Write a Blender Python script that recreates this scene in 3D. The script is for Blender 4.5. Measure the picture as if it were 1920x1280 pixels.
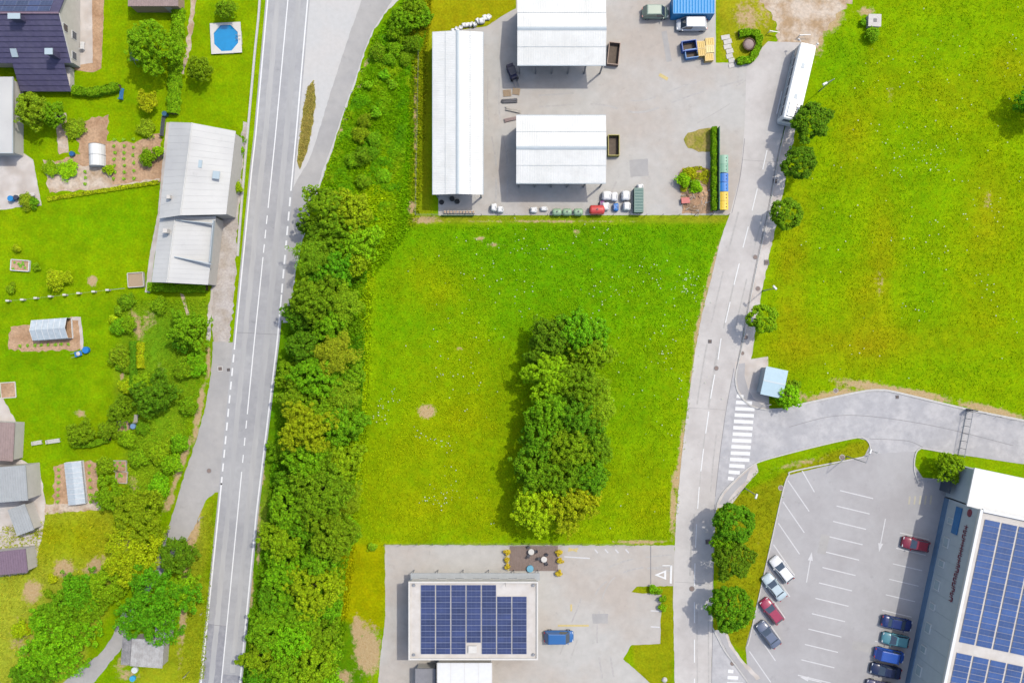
import bpy, math, random
import numpy as np
from mathutils import Vector
for o in list(bpy.data.objects): bpy.data.objects.remove(o, do_unlink=True)
R = math.radians
# ------------------------------------------------------------------ camera, sky, sun, exposure
S = 0.08            # metres on the ground per photo pixel
CAM_H = 128.0       # camera height over the ground
scn = bpy.context.scene
COL = scn.collection
cam_d = bpy.data.cameras.new('camera'); cam = bpy.data.objects.new('camera', cam_d); COL.objects.link(cam)
cam.location = (0, 0, CAM_H); cam.rotation_euler = (0, 0, 0)
cam_d.sensor_width = 36; cam_d.lens = 18 * CAM_H / (960 * S); cam_d.clip_end = 3000; cam_d.clip_start = 1
scn.camera = cam
scn.render.resolution_x = 1024; scn.render.resolution_y = 682
SUN_EL = R(60); SUN_DIR = Vector((0.77, 0.64, 0)).normalized()     # horizontal direction towards the sun
w = bpy.data.worlds.new('World'); scn.world = w; w.use_nodes = True
nt = w.node_tree; nt.nodes.clear()
sky = nt.nodes.new('ShaderNodeTexSky'); sky.sky_type = 'NISHITA'; sky.sun_disc = False; sky.dust_density = 3.0; sky.air_density = 1.2
sky.sun_elevation = SUN_EL; sky.sun_rotation = math.atan2(SUN_DIR.x, SUN_DIR.y)
bg = nt.nodes.new('ShaderNodeBackground'); bg.inputs[1].default_value = 0.15
wo = nt.nodes.new('ShaderNodeOutputWorld')
nt.links.new(sky.outputs[0], bg.inputs[0]); nt.links.new(bg.outputs[0], wo.inputs[0])
sun_d = bpy.data.lights.new('sun', 'SUN'); sun_d.energy = 2.1; sun_d.angle = R(0.5); sun_d.color = (1.0, 0.955, 0.84)
sun = bpy.data.objects.new('sun', sun_d); COL.objects.link(sun)
sdir = Vector((SUN_DIR.x * math.cos(SUN_EL), SUN_DIR.y * math.cos(SUN_EL), math.sin(SUN_EL)))
sun.rotation_euler = sdir.to_track_quat('Z', 'Y').to_euler(); sun.location = sdir * 200
scn.view_settings.view_transform = 'Standard'; scn.view_settings.look = 'None'
scn.view_settings.exposure = 1.16; scn.view_settings.gamma = 1; scn.view_settings.use_curve_mapping = False
M_LIGHT = 2.6       # rendered linear value of a sunlit white diffuse sheet: photo colour / M_LIGHT = base colour

# ------------------------------------------------------------------ helpers
def lin(c):
    c = c / 255.0
    return c / 12.92 if c <= 0.04045 else ((c + 0.055) / 1.055) ** 2.4
def C(r, g, b, k=1.0):
    return tuple(min(0.85, max(0.002, lin(v) / M_LIGHT * k)) for v in (r, g, b))
def P(px, py, h=0.0):
    k = S * (CAM_H - h) / CAM_H
    return Vector(((px - 960) * k, (640 - py) * k, h))
def G(pts): return [P(*p)[:2] for p in pts]
rng = random.Random(7); nrg = np.random.default_rng(11)

class MB:
    def __init__(s): s.v = []; s.f = []; s.m = []
    def add(s, vs, fs, mi=0):
        o = len(s.v); s.v += [tuple(v) for v in vs]; s.f += [tuple(i + o for i in f) for f in fs]; s.m += [mi] * len(fs); return s
    def box(s, c, d, rz=0, mi=0, top=(1, 1), rx=0):
        cx, cy, cz = c; dx, dy, dz = d[0] / 2, d[1] / 2, d[2] / 2
        vs = []
        for z in (-1, 1):
            tx, ty = top if z > 0 else (1, 1)
            for (x, y) in ((-1, -1), (1, -1), (1, 1), (-1, 1)):
                X, Y, Z = x * dx * tx, y * dy * ty, z * dz
                if rx: Y, Z = Y * math.cos(rx) - Z * math.sin(rx), Y * math.sin(rx) + Z * math.cos(rx)
                vs.append((cx + X * math.cos(rz) - Y * math.sin(rz), cy + X * math.sin(rz) + Y * math.cos(rz), cz + Z))
        return s.add(vs, [(3, 2, 1, 0), (4, 5, 6, 7), (0, 1, 5, 4), (1, 2, 6, 5), (2, 3, 7, 6), (3, 0, 4, 7)], mi)
    def tube(s, a, b, r0, r1=None, n=8, mi=0, caps=True):
        a = Vector(a); b = Vector(b); r1 = r0 if r1 is None else r1
        d = (b - a).normalized(); u = d.orthogonal().normalized(); v = d.cross(u)
        vs = []
        for (c, r) in ((a, r0), (b, r1)):
            for i in range(n):
                t = 2 * math.pi * i / n; vs.append(c + (u * math.cos(t) + v * math.sin(t)) * r)
        fs = [(i, (i + 1) % n, n + (i + 1) % n, n + i) for i in range(n)]
        if caps: fs += [tuple(range(n - 1, -1, -1)), tuple(range(n, 2 * n))]
        return s.add(vs, fs, mi)
    def prism(s, poly, z0, z1, mi=0):
        n = len(poly)
        a = sum(poly[i][0] * poly[(i + 1) % n][1] - poly[(i + 1) % n][0] * poly[i][1] for i in range(n))
        if a < 0: poly = poly[::-1]
        vs = [(p[0], p[1], z0) for p in poly] + [(p[0], p[1], z1) for p in poly]
        fs = [tuple(range(n - 1, -1, -1)), tuple(range(n, 2 * n))] + [(i, (i + 1) % n, n + (i + 1) % n, n + i) for i in range(n)]
        return s.add(vs, fs, mi)
    def flat(s, poly, z=0, mi=0):
        n = len(poly)
        a = sum(poly[i][0] * poly[(i + 1) % n][1] - poly[(i + 1) % n][0] * poly[i][1] for i in range(n))
        if a < 0: poly = poly[::-1]
        return s.add([(p[0], p[1], z) for p in poly], [tuple(range(n))], mi)
    def lathe(s, prof, n=16, c=(0, 0), mi=0):
        vs = []
        for (r, z) in prof:
            for i in range(n):
                t = 2 * math.pi * i / n; vs.append((c[0] + r * math.cos(t), c[1] + r * math.sin(t), z))
        fs = []
        for k in range(len(prof) - 1):
            for i in range(n):
                j = (i + 1) % n; fs.append((k * n + i, k * n + j, (k + 1) * n + j, (k + 1) * n + i))
        fs += [tuple(range(n - 1, -1, -1)), tuple(range((len(prof) - 1) * n, len(prof) * n))]
        return s.add(vs, fs, mi)
    def mesh(s, name, mats, smooth=False):
        me = bpy.data.meshes.new(name); me.from_pydata(s.v, [], s.f)
        for m in (mats if isinstance(mats, (list, tuple)) else [mats]): me.materials.append(m)
        if any(s.m): me.polygons.foreach_set('material_index', s.m)
        if smooth: me.polygons.foreach_set('use_smooth', [True] * len(s.f))
        me.update(); return me
def put(name, me, parent=None, loc=(0, 0, 0), rz=0, color=None, scale=None):
    o = bpy.data.objects.new(name, me); COL.objects.link(o); o.parent = parent
    o.location = loc; o.rotation_euler = (0, 0, rz)
    if color: o.color = (*color, 1)
    if scale: o.scale = scale
    return o
def obj(name, mb, mats, parent=None, loc=(0, 0, 0), rz=0, smooth=False, color=None):
    return put(name, mb.mesh(name, mats, smooth), parent, loc, rz, color)
def tag(o, label, cat, group=None, kind=None):
    o['label'] = label; o['category'] = cat
    if group: o['group'] = group
    if kind: o['kind'] = kind
    return o
def thing(name, label, cat, loc=(0, 0, 0), rz=0, group=None):
    o = bpy.data.objects.new(name, None); COL.objects.link(o); o.location = loc; o.rotation_euler = (0, 0, rz); o.empty_display_size = 0.2
    return tag(o, label, cat, group)
def struct(o): o['kind'] = 'structure'; return o
def copy_tree(o, parent=None):
    c = o.copy(); COL.objects.link(c); c.parent = parent
    for ch in list(o.children): copy_tree(ch, c)
    return c
def rough(poly, amp, step=0.6, keep=lambda p: False):
    out = []; n = len(poly)
    for i in range(n):
        a, b = Vector(poly[i]), Vector(poly[(i + 1) % n]); d = b - a; L = d.length; k = max(1, int(L / step))
        nn = Vector((-d.y, d.x)).normalized() if L > 0 else Vector((0, 0))
        for j in range(k):
            p = a + d * (j / k)
            out.append(tuple(p + nn * rng.uniform(-amp, amp)))
    return out
def smoothline(pts, n=6):
    pts = [Vector(p) for p in pts]; out = []
    for i in range(len(pts) - 1):
        p0 = pts[max(0, i - 1)]; p1 = pts[i]; p2 = pts[i + 1]; p3 = pts[min(len(pts) - 1, i + 2)]
        for j in range(n):
            t = j / n
            out.append(0.5 * ((2 * p1) + (p2 - p0) * t + (2 * p0 - 5 * p1 + 4 * p2 - p3) * t * t + (3 * p1 - p0 - 3 * p2 + p3) * t ** 3))
    return out + [pts[-1]]
def offset(line, d):
    out = []
    for i, p in enumerate(line):
        t = (line[min(i + 1, len(line) - 1)] - line[max(i - 1, 0)]).normalized(); out.append(p + Vector((-t.y, t.x)) * d)
    return out
def ribbon(mb, line, width, z, mi=0, h=0.0, z0=0.0):
    a = offset(line, width / 2); b = offset(line, -width / 2); n = len(line)
    if h <= 0:
        mb.add([(p.x, p.y, z) for p in a] + [(p.x, p.y, z) for p in b], [(i, n + i, n + i + 1, i + 1) for i in range(n - 1)], mi)
    else:
        vs = [(p.x, p.y, z0) for p in a] + [(p.x, p.y, z0) for p in b] + [(p.x, p.y, h) for p in a] + [(p.x, p.y, h) for p in b]
        fs = [(2 * n + i, 3 * n + i, 3 * n + i + 1, 2 * n + i + 1) for i in range(n - 1)]
        fs += [(i + 1, 2 * n + i + 1, 2 * n + i, i)[::-1] for i in range(n - 1)] + [(n + i, n + i + 1, 3 * n + i + 1, 3 * n + i)[::-1] for i in range(n - 1)]
        fs += [(0, 2 * n, 3 * n, n), (n - 1, 2 * n - 1, 4 * n - 1, 3 * n - 1)]
        mb.add(vs, fs, mi)

# ------------------------------------------------------------------ materials
def mat(name, rgb, rough_=0.8, ns=None, na=0.15, spec=0.3, metal=0.0, bump=0.0, bs=20.0, objcol=False, alt=None, alts=0.4, world=False, stretch=None, spots=0.0, rnd=0.0):
    m = bpy.data.materials.new(name); m.use_nodes = True; t = m.node_tree; b = t.nodes['Principled BSDF']
    b.inputs['Roughness'].default_value = rough_; b.inputs['Metallic'].default_value = metal; b.inputs['Specular IOR Level'].default_value = spec
    L = t.links.new
    if world: co = t.nodes.new('ShaderNodeNewGeometry').outputs['Position']
    else: co = t.nodes.new('ShaderNodeTexCoord').outputs['Object']
    if stretch:
        mp = t.nodes.new('ShaderNodeMapping'); mp.inputs['Scale'].default_value = stretch; L(co, mp.inputs[0]); co = mp.outputs[0]
    if objcol: base = t.nodes.new('ShaderNodeObjectInfo').outputs['Color']
    else:
        rg = t.nodes.new('ShaderNodeRGB'); rg.outputs[0].default_value = (*rgb, 1); base = rg.outputs[0]
    if alt:
        n1 = t.nodes.new('ShaderNodeTexNoise'); n1.inputs['Scale'].default_value = alts; n1.inputs['Detail'].default_value = 6; n1.inputs['Roughness'].default_value = 0.6
        L(co, n1.inputs['Vector'])
        rp = t.nodes.new('ShaderNodeValToRGB'); rp.color_ramp.elements[0].position = 0.42; rp.color_ramp.elements[1].position = 0.62; L(n1.outputs[0], rp.inputs[0])
        mx = t.nodes.new('ShaderNodeMix'); mx.data_type = 'RGBA'; L(rp.outputs[0], mx.inputs[0]); L(base, mx.inputs[6]); mx.inputs[7].default_value = (*alt, 1); base = mx.outputs[2]
    if ns:
        n2 = t.nodes.new('ShaderNodeTexNoise'); n2.inputs['Scale'].default_value = ns; n2.inputs['Detail'].default_value = 5; n2.inputs['Roughness'].default_value = 0.65
        L(co, n2.inputs['Vector'])
        mr = t.nodes.new('ShaderNodeMapRange'); mr.inputs[1].default_value = 0.3; mr.inputs[2].default_value = 0.7; mr.inputs[3].default_value = 1 - na; mr.inputs[4].default_value = 1 + na
        L(n2.outputs[0], mr.inputs[0])
        mu = t.nodes.new('ShaderNodeMix'); mu.data_type = 'RGBA'; mu.blend_type = 'MULTIPLY'; mu.inputs[0].default_value = 1
        cb = t.nodes.new('ShaderNodeCombineColor')
        for i in range(3): L(mr.outputs[0], cb.inputs[i])
        L(base, mu.inputs[6]); L(cb.outputs[0], mu.inputs[7]); base = mu.outputs[2]
    if rnd:
        oi = t.nodes.new('ShaderNodeObjectInfo'); m7 = t.nodes.new('ShaderNodeMapRange'); m7.inputs[3].default_value = 1 - rnd; m7.inputs[4].default_value = 1 + rnd; L(oi.outputs['Random'], m7.inputs[0])
        h7 = t.nodes.new('ShaderNodeHueSaturation'); L(m7.outputs[0], h7.inputs['Value']); L(base, h7.inputs['Color']); base = h7.outputs[0]
    if spots:
        for sc, lo_, hi_ in ((.55, .60, .72), (2.2, .66, .74)):
            n6 = t.nodes.new('ShaderNodeTexNoise'); n6.inputs['Scale'].default_value = sc; n6.inputs['Detail'].default_value = 7; n6.inputs['Roughness'].default_value = .7; L(co, n6.inputs['Vector'])
            m6 = t.nodes.new('ShaderNodeMapRange'); m6.inputs[1].default_value = lo_; m6.inputs[2].default_value = hi_; m6.inputs[3].default_value = 1; m6.inputs[4].default_value = 1 - spots; L(n6.outputs[0], m6.inputs[0])
            c6 = t.nodes.new('ShaderNodeCombineColor'); [L(m6.outputs[0], c6.inputs[i]) for i in range(3)]
            x6 = t.nodes.new('ShaderNodeMix'); x6.data_type = 'RGBA'; x6.blend_type = 'MULTIPLY'; x6.inputs[0].default_value = 1; L(base, x6.inputs[6]); L(c6.outputs[0], x6.inputs[7]); base = x6.outputs[2]
    L(base, b.inputs['Base Color'])
    if bump:
        n3 = t.nodes.new('ShaderNodeTexNoise'); n3.inputs['Scale'].default_value = bs; n3.inputs['Detail'].default_value = 3; L(co, n3.inputs['Vector'])
        bp = t.nodes.new('ShaderNodeBump'); bp.inputs['Strength'].default_value = bump; bp.inputs['Distance'].default_value = 0.05; L(n3.outputs[0], bp.inputs['Height']); L(bp.outputs[0], b.inputs['Normal'])
    return m
def leaf_mat(name, transl=0.1):
    m = bpy.data.materials.new(name); m.use_nodes = True; t = m.node_tree; t.nodes.clear(); L = t.links.new
    oi = t.nodes.new('ShaderNodeObjectInfo'); ge = t.nodes.new('ShaderNodeNewGeometry')
    hs = t.nodes.new('ShaderNodeHueSaturation')
    m1 = t.nodes.new('ShaderNodeMapRange'); m1.inputs[3].default_value = 0.482; m1.inputs[4].default_value = 0.515; L(ge.outputs['Random Per Island'], m1.inputs[0])
    ml = t.nodes.new('ShaderNodeMath'); ml.operation = 'MULTIPLY'; ml.inputs[1].default_value = 7.13; L(ge.outputs['Random Per Island'], ml.inputs[0])
    fr = t.nodes.new('ShaderNodeMath'); fr.operation = 'FRACT'; L(ml.outputs[0], fr.inputs[0])
    m2 = t.nodes.new('ShaderNodeMapRange'); m2.inputs[3].default_value = 0.55; m2.inputs[4].default_value = 1.45; L(fr.outputs[0], m2.inputs[0])
    L(m1.outputs[0], hs.inputs['Hue']); L(m2.outputs[0], hs.inputs['Value']); L(oi.outputs['Color'], hs.inputs['Color'])
    pr = t.nodes.new('ShaderNodeBsdfPrincipled'); pr.inputs['Roughness'].default_value = 0.75; pr.inputs['Specular IOR Level'].default_value = 0.08
    tr = t.nodes.new('ShaderNodeBsdfTranslucent'); mx = t.nodes.new('ShaderNodeMixShader'); mx.inputs[0].default_value = transl
    L(hs.outputs[0], pr.inputs['Base Color']); L(hs.outputs[0], tr.inputs[0]); L(pr.outputs[0], mx.inputs[1]); L(tr.outputs[0], mx.inputs[2])
    o = t.nodes.new('ShaderNodeOutputMaterial'); L(mx.outputs[0], o.inputs[0]); return m
def glass_mat(name, rgb, rough_=0.08):
    return mat(name, rgb, rough_, spec=0.8)

MT = {}
MT['asphalt'] = mat('asphalt', C(191, 191, 192), 0.9, ns=1.2, na=0.07, alt=C(176, 176, 179), alts=0.12, bump=0.25, bs=25, world=True, spots=.16)
MT['asphalt_new'] = mat('asphalt_new', C(156, 156, 163), 0.9, ns=2.0, na=0.08, bump=0.2, world=True, alt=C(170, 170, 175), alts=0.5)
MT['asphalt_bay'] = mat('asphalt_bay', C(192, 189, 186), 0.9, ns=0.9, na=0.06, alt=C(182, 180, 179), alts=0.2, bump=0.25, world=True, spots=.16)
MT['concrete_road'] = mat('concrete_road', C(218, 213, 209), 0.9, ns=1.0, na=0.05, alt=C(204, 198, 194), alts=0.18, bump=0.2, world=True, spots=.16)
MT['yard'] = mat('yard', C(206, 203, 198), 0.9, ns=0.8, na=0.07, alt=C(200, 190, 180), alts=0.07, bump=0.2, world=True, spots=.16)
MT['car_park'] = mat('car_park', C(192, 190, 191), 0.9, ns=0.9, na=0.05, alt=C(184, 181, 182), alts=0.15, bump=0.2, world=True, spots=.16)
MT['junction'] = mat('junction', C(190, 189, 192), 0.9, ns=1.0, na=0.08, alt=C(206, 204, 205), alts=0.25, bump=0.2, world=True, spots=.16)
MT['gravel'] = mat('gravel', C(215, 214, 212), 0.95, ns=1.5, na=0.05, alt=C(219, 215, 211), alts=0.12, bump=0.2, bs=14, world=True)
MT['gravel_track'] = mat('gravel_track', C(208, 200, 194), 0.95, ns=3.5, na=0.2, alt=C(190, 178, 165), alts=0.5, bump=0.6, bs=14, world=True)
MT['dirt'] = mat('dirt', C(222, 205, 186), 0.95, ns=2.5, na=0.2, alt=C(190, 160, 125), alts=0.35, bump=0.6, bs=10, world=True)
MT['soil'] = mat('soil', C(208, 172, 138), 0.95, ns=3.0, na=0.25, alt=C(186, 148, 114), alts=0.5, bump=0.8, bs=8, world=True)
MT['pave'] = mat('pave', C(226, 218, 212), 0.9, ns=2.0, na=0.1, alt=C(205, 194, 185), alts=0.5, bump=0.3, world=True)
MT['kerb'] = mat('kerb', C(214, 211, 207), 0.9, ns=4, na=0.12, world=True)
MT['paint'] = mat('road_paint', C(250, 250, 250), 0.7, ns=5, na=0.10, world=True)
MT['paint_worn'] = mat('worn_paint', C(226, 225, 226), 0.8, ns=4, na=0.08, world=True)
MT['paint_yellow'] = mat('yellow_paint', C(222, 202, 140), 0.8, ns=4, na=0.1, world=True)
MT['seam'] = mat('joint_tar', C(150, 148, 150), 0.9, ns=3, na=0.15, world=True)
MT['iron'] = mat('cast_iron', C(150, 132, 124), 0.8, ns=30, na=0.25)
MT['steel'] = mat('galvanised', C(170, 172, 176), 0.5, ns=3, na=0.1, metal=0.3)
MT['darksteel'] = mat('dark_steel', C(84, 84, 92), 0.5, ns=3, na=0.1)
MT['white'] = mat('white_paint', C(246, 246, 246), 0.45, ns=2, na=0.04)
MT['offwhite'] = mat('offwhite', C(232, 228, 222), 0.8, ns=1.5, na=0.06)
MT['plaster'] = mat('plaster', C(228, 222, 214), 0.9, ns=1.2, na=0.06)
MT['roof_white'] = mat('roof_white', C(247, 247, 244), 0.55, ns=0.7, na=0.04, alt=C(238, 238, 234), alts=0.3, world=True, spots=.07)
MT['roof_clear'] = mat('roof_clear', C(214, 224, 229), 0.4, ns=0.8, na=0.05)
MT['roof_cap'] = mat('roof_cap', C(198, 208, 214), 0.5, ns=1, na=0.05)
MT['yellow_faint'] = mat('faded_yellow', C(206, 199, 178), .9, ns=3, na=.06, world=True)
MT['roof_grey'] = mat('roof_grey', C(226, 225, 222), 0.75, ns=0.5, na=0.06, alt=C(212, 211, 209), alts=0.25, spots=.1)
MT['roof_dark'] = mat('roof_dark', C(82, 78, 112), 0.75, ns=2, na=0.14, alt=C(92, 88, 118), alts=0.3)
MT['roof_brown'] = mat('roof_brown', C(172, 150, 146), 0.8, ns=2, na=0.12)
MT['roof_purple'] = mat('roof_purple', C(140, 118, 136), 0.8, ns=2, na=0.12)
MT['roof_shed'] = mat('roof_shed', C(206, 205, 204), 0.7, ns=2.5, na=0.16, alt=C(180, 176, 174), alts=1.2)
MT['roof_old'] = mat('roof_old', C(168, 166, 168), 0.85, ns=3, na=0.2, alt=C(140, 138, 142), alts=1.0)
MT['roof_slate'] = mat('roof_slate', C(184, 188, 190), 0.7, ns=1, na=0.08)
MT['membrane'] = mat('membrane', C(228, 222, 216), 0.9, ns=1, na=0.05, alt=C(218, 210, 202), alts=0.4)
MT['deck'] = mat('deck_timber', C(148, 130, 122), .85, ns=4, na=.15)
MT['pv'] = mat('pv_cell', C(58, 70, 116), 0.3, ns=.7, na=0.22, spec=0.5, world=True, rnd=.2)
MT['pv2'] = mat('pv_cell_blue', C(54, 90, 152), 0.3, ns=.7, na=0.2, spec=0.5, world=True, rnd=.16)
MT['pvframe'] = mat('pv_frame', C(120, 132, 168), 0.5)
MT['wall_panel'] = mat('wall_panel', C(206, 214, 220), 0.6, ns=0.8, na=0.05)
MT['wall_blue'] = mat('wall_blue', C(60, 130, 190), 0.5, ns=1, na=0.06)
MT['glass'] = glass_mat('glass', C(70, 84, 100))
MT['glass_pale'] = glass_mat('glass_pale', C(196, 212, 218), 0.15)
MT['timber'] = mat('timber', C(190, 165, 135), 0.85, ns=6, na=0.2, stretch=(1, 6, 6))
MT['timber_grey'] = mat('timber_grey', C(205, 198, 188), 0.9, ns=6, na=0.2)
MT['bark'] = mat('bark', C(105, 84, 66), 0.95, ns=5, na=0.3, bump=0.6)
MT['leaf'] = leaf_mat('leaf'); MT['leaf_dense'] = leaf_mat('leaf_dense', 0.08)
MT['rubber'] = mat('rubber', (0.02, 0.02, 0.02), 0.9)
MT['carpaint'] = mat('car_paint', (1, 1, 1), 0.25, spec=0.6, objcol=True)
MT['plastic'] = mat('plastic', (1, 1, 1), 0.5, spec=0.4, ns=2, na=0.06, objcol=True)
MT['rust'] = mat('weathered', (1, 1, 1), 0.8, ns=3, na=0.2, objcol=True)
MT['headlight'] = mat('lamp_glass', C(235, 238, 240), 0.15, spec=0.8)
MT['taillight'] = mat('tail_glass', C(170, 20, 20), 0.2, spec=0.8)
MT['water'] = mat('pool_water', C(0, 152, 216), 0.06, ns=1.2, na=0.08, spec=0.7)
MT['petal'] = mat('petal', C(214, 222, 196), 0.9)
MT['red'] = mat('red_sign', C(150, 60, 80), 0.5)
MT['concrete'] = mat('concrete', C(222, 216, 210), 0.9, ns=3, na=0.12)
MT['tar_roof'] = mat('tar_roof', C(150, 150, 156), 0.85, ns=1.5, na=0.1)
# ------------------------------------------------------------------ the ground: one sheet, coloured by what grows on it
def axis(lo, hi, step, far):
    a = list(np.arange(lo, hi + 1e-6, step)); return np.array([-far, -far * .4] + a + [far * .4, far])
gx = axis(-98, 98, 0.5, 600); gy = axis(-68, 68, 0.5, 600)
XX, YY = np.meshgrid(gx, gy); PX = XX / S + 960; PY = 640 - YY / S
def pdist(poly):                       # signed pixel distance, positive inside
    d = np.full(PX.shape, 1e9); ins = np.zeros(PX.shape, bool); n = len(poly)
    for i in range(n):
        (x0, y0), (x1, y1) = poly[i], poly[(i + 1) % n]
        ex, ey = x1 - x0, y1 - y0; L2 = ex * ex + ey * ey + 1e-9
        t = np.clip(((PX - x0) * ex + (PY - y0) * ey) / L2, 0, 1)
        d = np.minimum(d, np.hypot(PX - x0 - t * ex, PY - y0 - t * ey))
        if y0 != y1:
            c = ((PY > min(y0, y1)) & (PY <= max(y0, y1))); xi = x0 + (PY - y0) * ex / ey; ins ^= c & (PX < xi)
    return np.where(ins, d, -d)
def vnoise(scale, seed):
    r = np.random.default_rng(seed); g = r.random((64, 64)); x = (PX / scale) % 63; y = (PY / scale) % 63
    xi = x.astype(int); yi = y.astype(int); fx = x - xi; fy = y - yi; fx = fx * fx * (3 - 2 * fx); fy = fy * fy * (3 - 2 * fy)
    a = g[yi, xi]; b = g[yi, (xi + 1) % 64]; c = g[(yi + 1) % 64, xi]; d = g[(yi + 1) % 64, (xi + 1) % 64]
    return (a * (1 - fx) + b * fx) * (1 - fy) + (c * (1 - fx) + d * fx) * fy
NZ = vnoise(60, 1) * .5 + vnoise(25, 2) * .3 + vnoise(12, 3) * .2
col = np.empty(PX.shape + (3,)); col[:] = (124, 174, 10); soil = np.zeros(PX.shape)
def region(poly, rgb, soft=8, amt=1.0):
    global col
    k = amt / (1 + np.exp(-np.clip((pdist(poly) + (NZ - .5) * soft * 3) / soft * 3, -30, 30))); col = col * (1 - k[..., None]) + np.array(rgb) * k[..., None]
def blob(x, y, rx, ry, rgb=None, amt=1.0, ang=0, s=0.0):
    global col, soil
    c, sn = math.cos(R(ang)), math.sin(R(ang)); dx, dy = PX - x, PY - y
    k = np.exp(-(((dx * c + dy * sn) / rx) ** 2 + ((-dx * sn + dy * c) / ry) ** 2)) * amt * (0.55 + 0.9 * NZ)
    k = np.clip(k, 0, 1)
    if rgb: col = col * (1 - k[..., None]) + np.array(rgb) * k[..., None]
    if s: soil = np.maximum(soil, k * s)
LUSH = (98, 168, 10); MID = (118, 176, 8); YEL = (146, 174, 10); GOLD = (158, 160, 24); DRYC = (188, 172, 84); LIME = (158, 206, 16)
region([(-100, -100), (500, -100), (495, 250), (440, 560), (-100, 560)], (128, 176, 8))
region([(-100, 560), (260, 560), (220, 860), (-100, 860)], (120, 172, 8))
region([(-100, 930), (210, 930), (230, 1040), (150, 1300), (-100, 1300)], (168, 180, 52), 20)
region([(220, 560), (400, 560), (395, 700), (330, 900), (300, 960), (220, 960)], (124, 168, 30), 14)
region([(320, 1000), (405, 930), (380, 1290), (230, 1290), (340, 1180)], (150, 172, 34), 10)
region([(590, 420), (700, 60), (760, -10), (810, 0), (800, 90), (785, 410), (690, 520), (560, 560)], (108, 172, 12), 14)
region([(500, 640), (690, 400), (690, 1290), (440, 1290)], (92, 150, 14), 10)
region([(690, 420), (1358, 418), (1340, 520), (1310, 640), (690, 640)], (112, 176, 10), 20)
region([(680, 640), (1310, 640), (1268, 1018), (665, 1018)], (132, 178, 10), 30)
region([(1480, 130), (1600, -100), (2060, -100), (2060, 800), (1650, 725), (1500, 750), (1420, 650)], (132, 180, 6), 12)
region([(800, -50), (1000, -50), (970, 22), (905, 48), (800, 70)], (156, 168, 22))
region([(770, 404), (1368, 403), (1362, 417), (768, 419)], (162, 166, 44), 4)
region([(772, 60), (812, 60), (812, 404), (772, 404)], (146, 170, 26), 4)
region([(640, 1020), (722, 1020), (722, 1170), (690, 1180), (640, 1150)], (150, 172, 6), 10)
region([(1180, 1098), (1264, 1098), (1264, 1290), (1190, 1290)], (142, 160, 24), 5)
region([(1345, 940), (1640, 815), (1640, 860), (1480, 890), (1400, 1220), (1340, 1200)], (142, 160, 24), 5)
region([(1345, 0), (1420, -20), (1456, 40), (1440, 110), (1350, 110)], (158, 168, 34), 6)
for a in [(1000, 470, 160, 60, LUSH, .8), (1180, 470, 150, 70, LUSH, .7), (920, 480, 80, 40, LUSH, .6), (1190, 720, 70, 130, LUSH, .5), (820, 560, 90, 70, YEL, .5), (1080, 560, 90, 40, LUSH, .5),
          (870, 820, 150, 90, YEL, .7), (760, 940, 90, 70, YEL, .6), (900, 960, 90, 50, YEL, .5), (1220, 930, 60, 70, YEL, .5), (1190, 600, 80, 60, MID, .5), (790, 520, 50, 50, YEL, .5), (720, 700, 50, 120, MID, .6),
          (690, 560, 14, 90, LIME, .8), (683, 720, 14, 80, LIME, .9), (665, 880, 14, 90, LIME, .9), (675, 440, 30, 40, LIME, .8), (700, 390, 40, 60, LIME, .7), (730, 330, 40, 60, LIME, .5), (660, 860, 12, 60, LIME, .8),
          (1655, 480, 26, 130, GOLD, .4), (1850, 395, 40, 70, GOLD, .6), (1740, 640, 120, 30, GOLD, .4), (1600, 250, 40, 90, GOLD, .35), (1790, 180, 60, 50, GOLD, .3), (1660, 170, 40, 50, YEL, .7), (1640, 100, 30, 40, YEL, .5), (1840, 560, 70, 110, YEL, .6), (1500, 380, 30, 110, GOLD, .3), (1480, 560, 30, 120, GOLD, .45),
          (1560, 420, 50, 90, LUSH, .35), (1720, 320, 60, 120, LUSH, .3), (1580, 110, 60, 70, LUSH, .55), (1740, 560, 50, 90, LUSH, .35), (1550, 650, 120, 40, GOLD, .5), (1800, 690, 100, 40, MID, .5), (1620, 600, 40, 80, GOLD, .4),
          (1900, 130, 40, 50, GOLD, .4), (1780, 60, 70, 60, MID, .5), (200, 420, 100, 50, (108, 176, 6), .6), (60, 520, 60, 40, (112, 172, 8), .5), (90, 740, 80, 60, (108, 170, 8), .5), (190, 880, 40, 70, YEL, .7), (130, 1010, 90, 50, YEL, .7),
          (760, 230, 14, 150, (96, 178, 8), .6), (300, 640, 40, 60, (96, 158, 30), .5), (360, 1000, 20, 60, (170, 170, 70), .6), (500, 990, 14, 130, (150, 165, 60), .6), (1040, 700, 120, 200, (100, 165, 10), .4)]:
    blob(*a[:5], amt=a[5])
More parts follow.
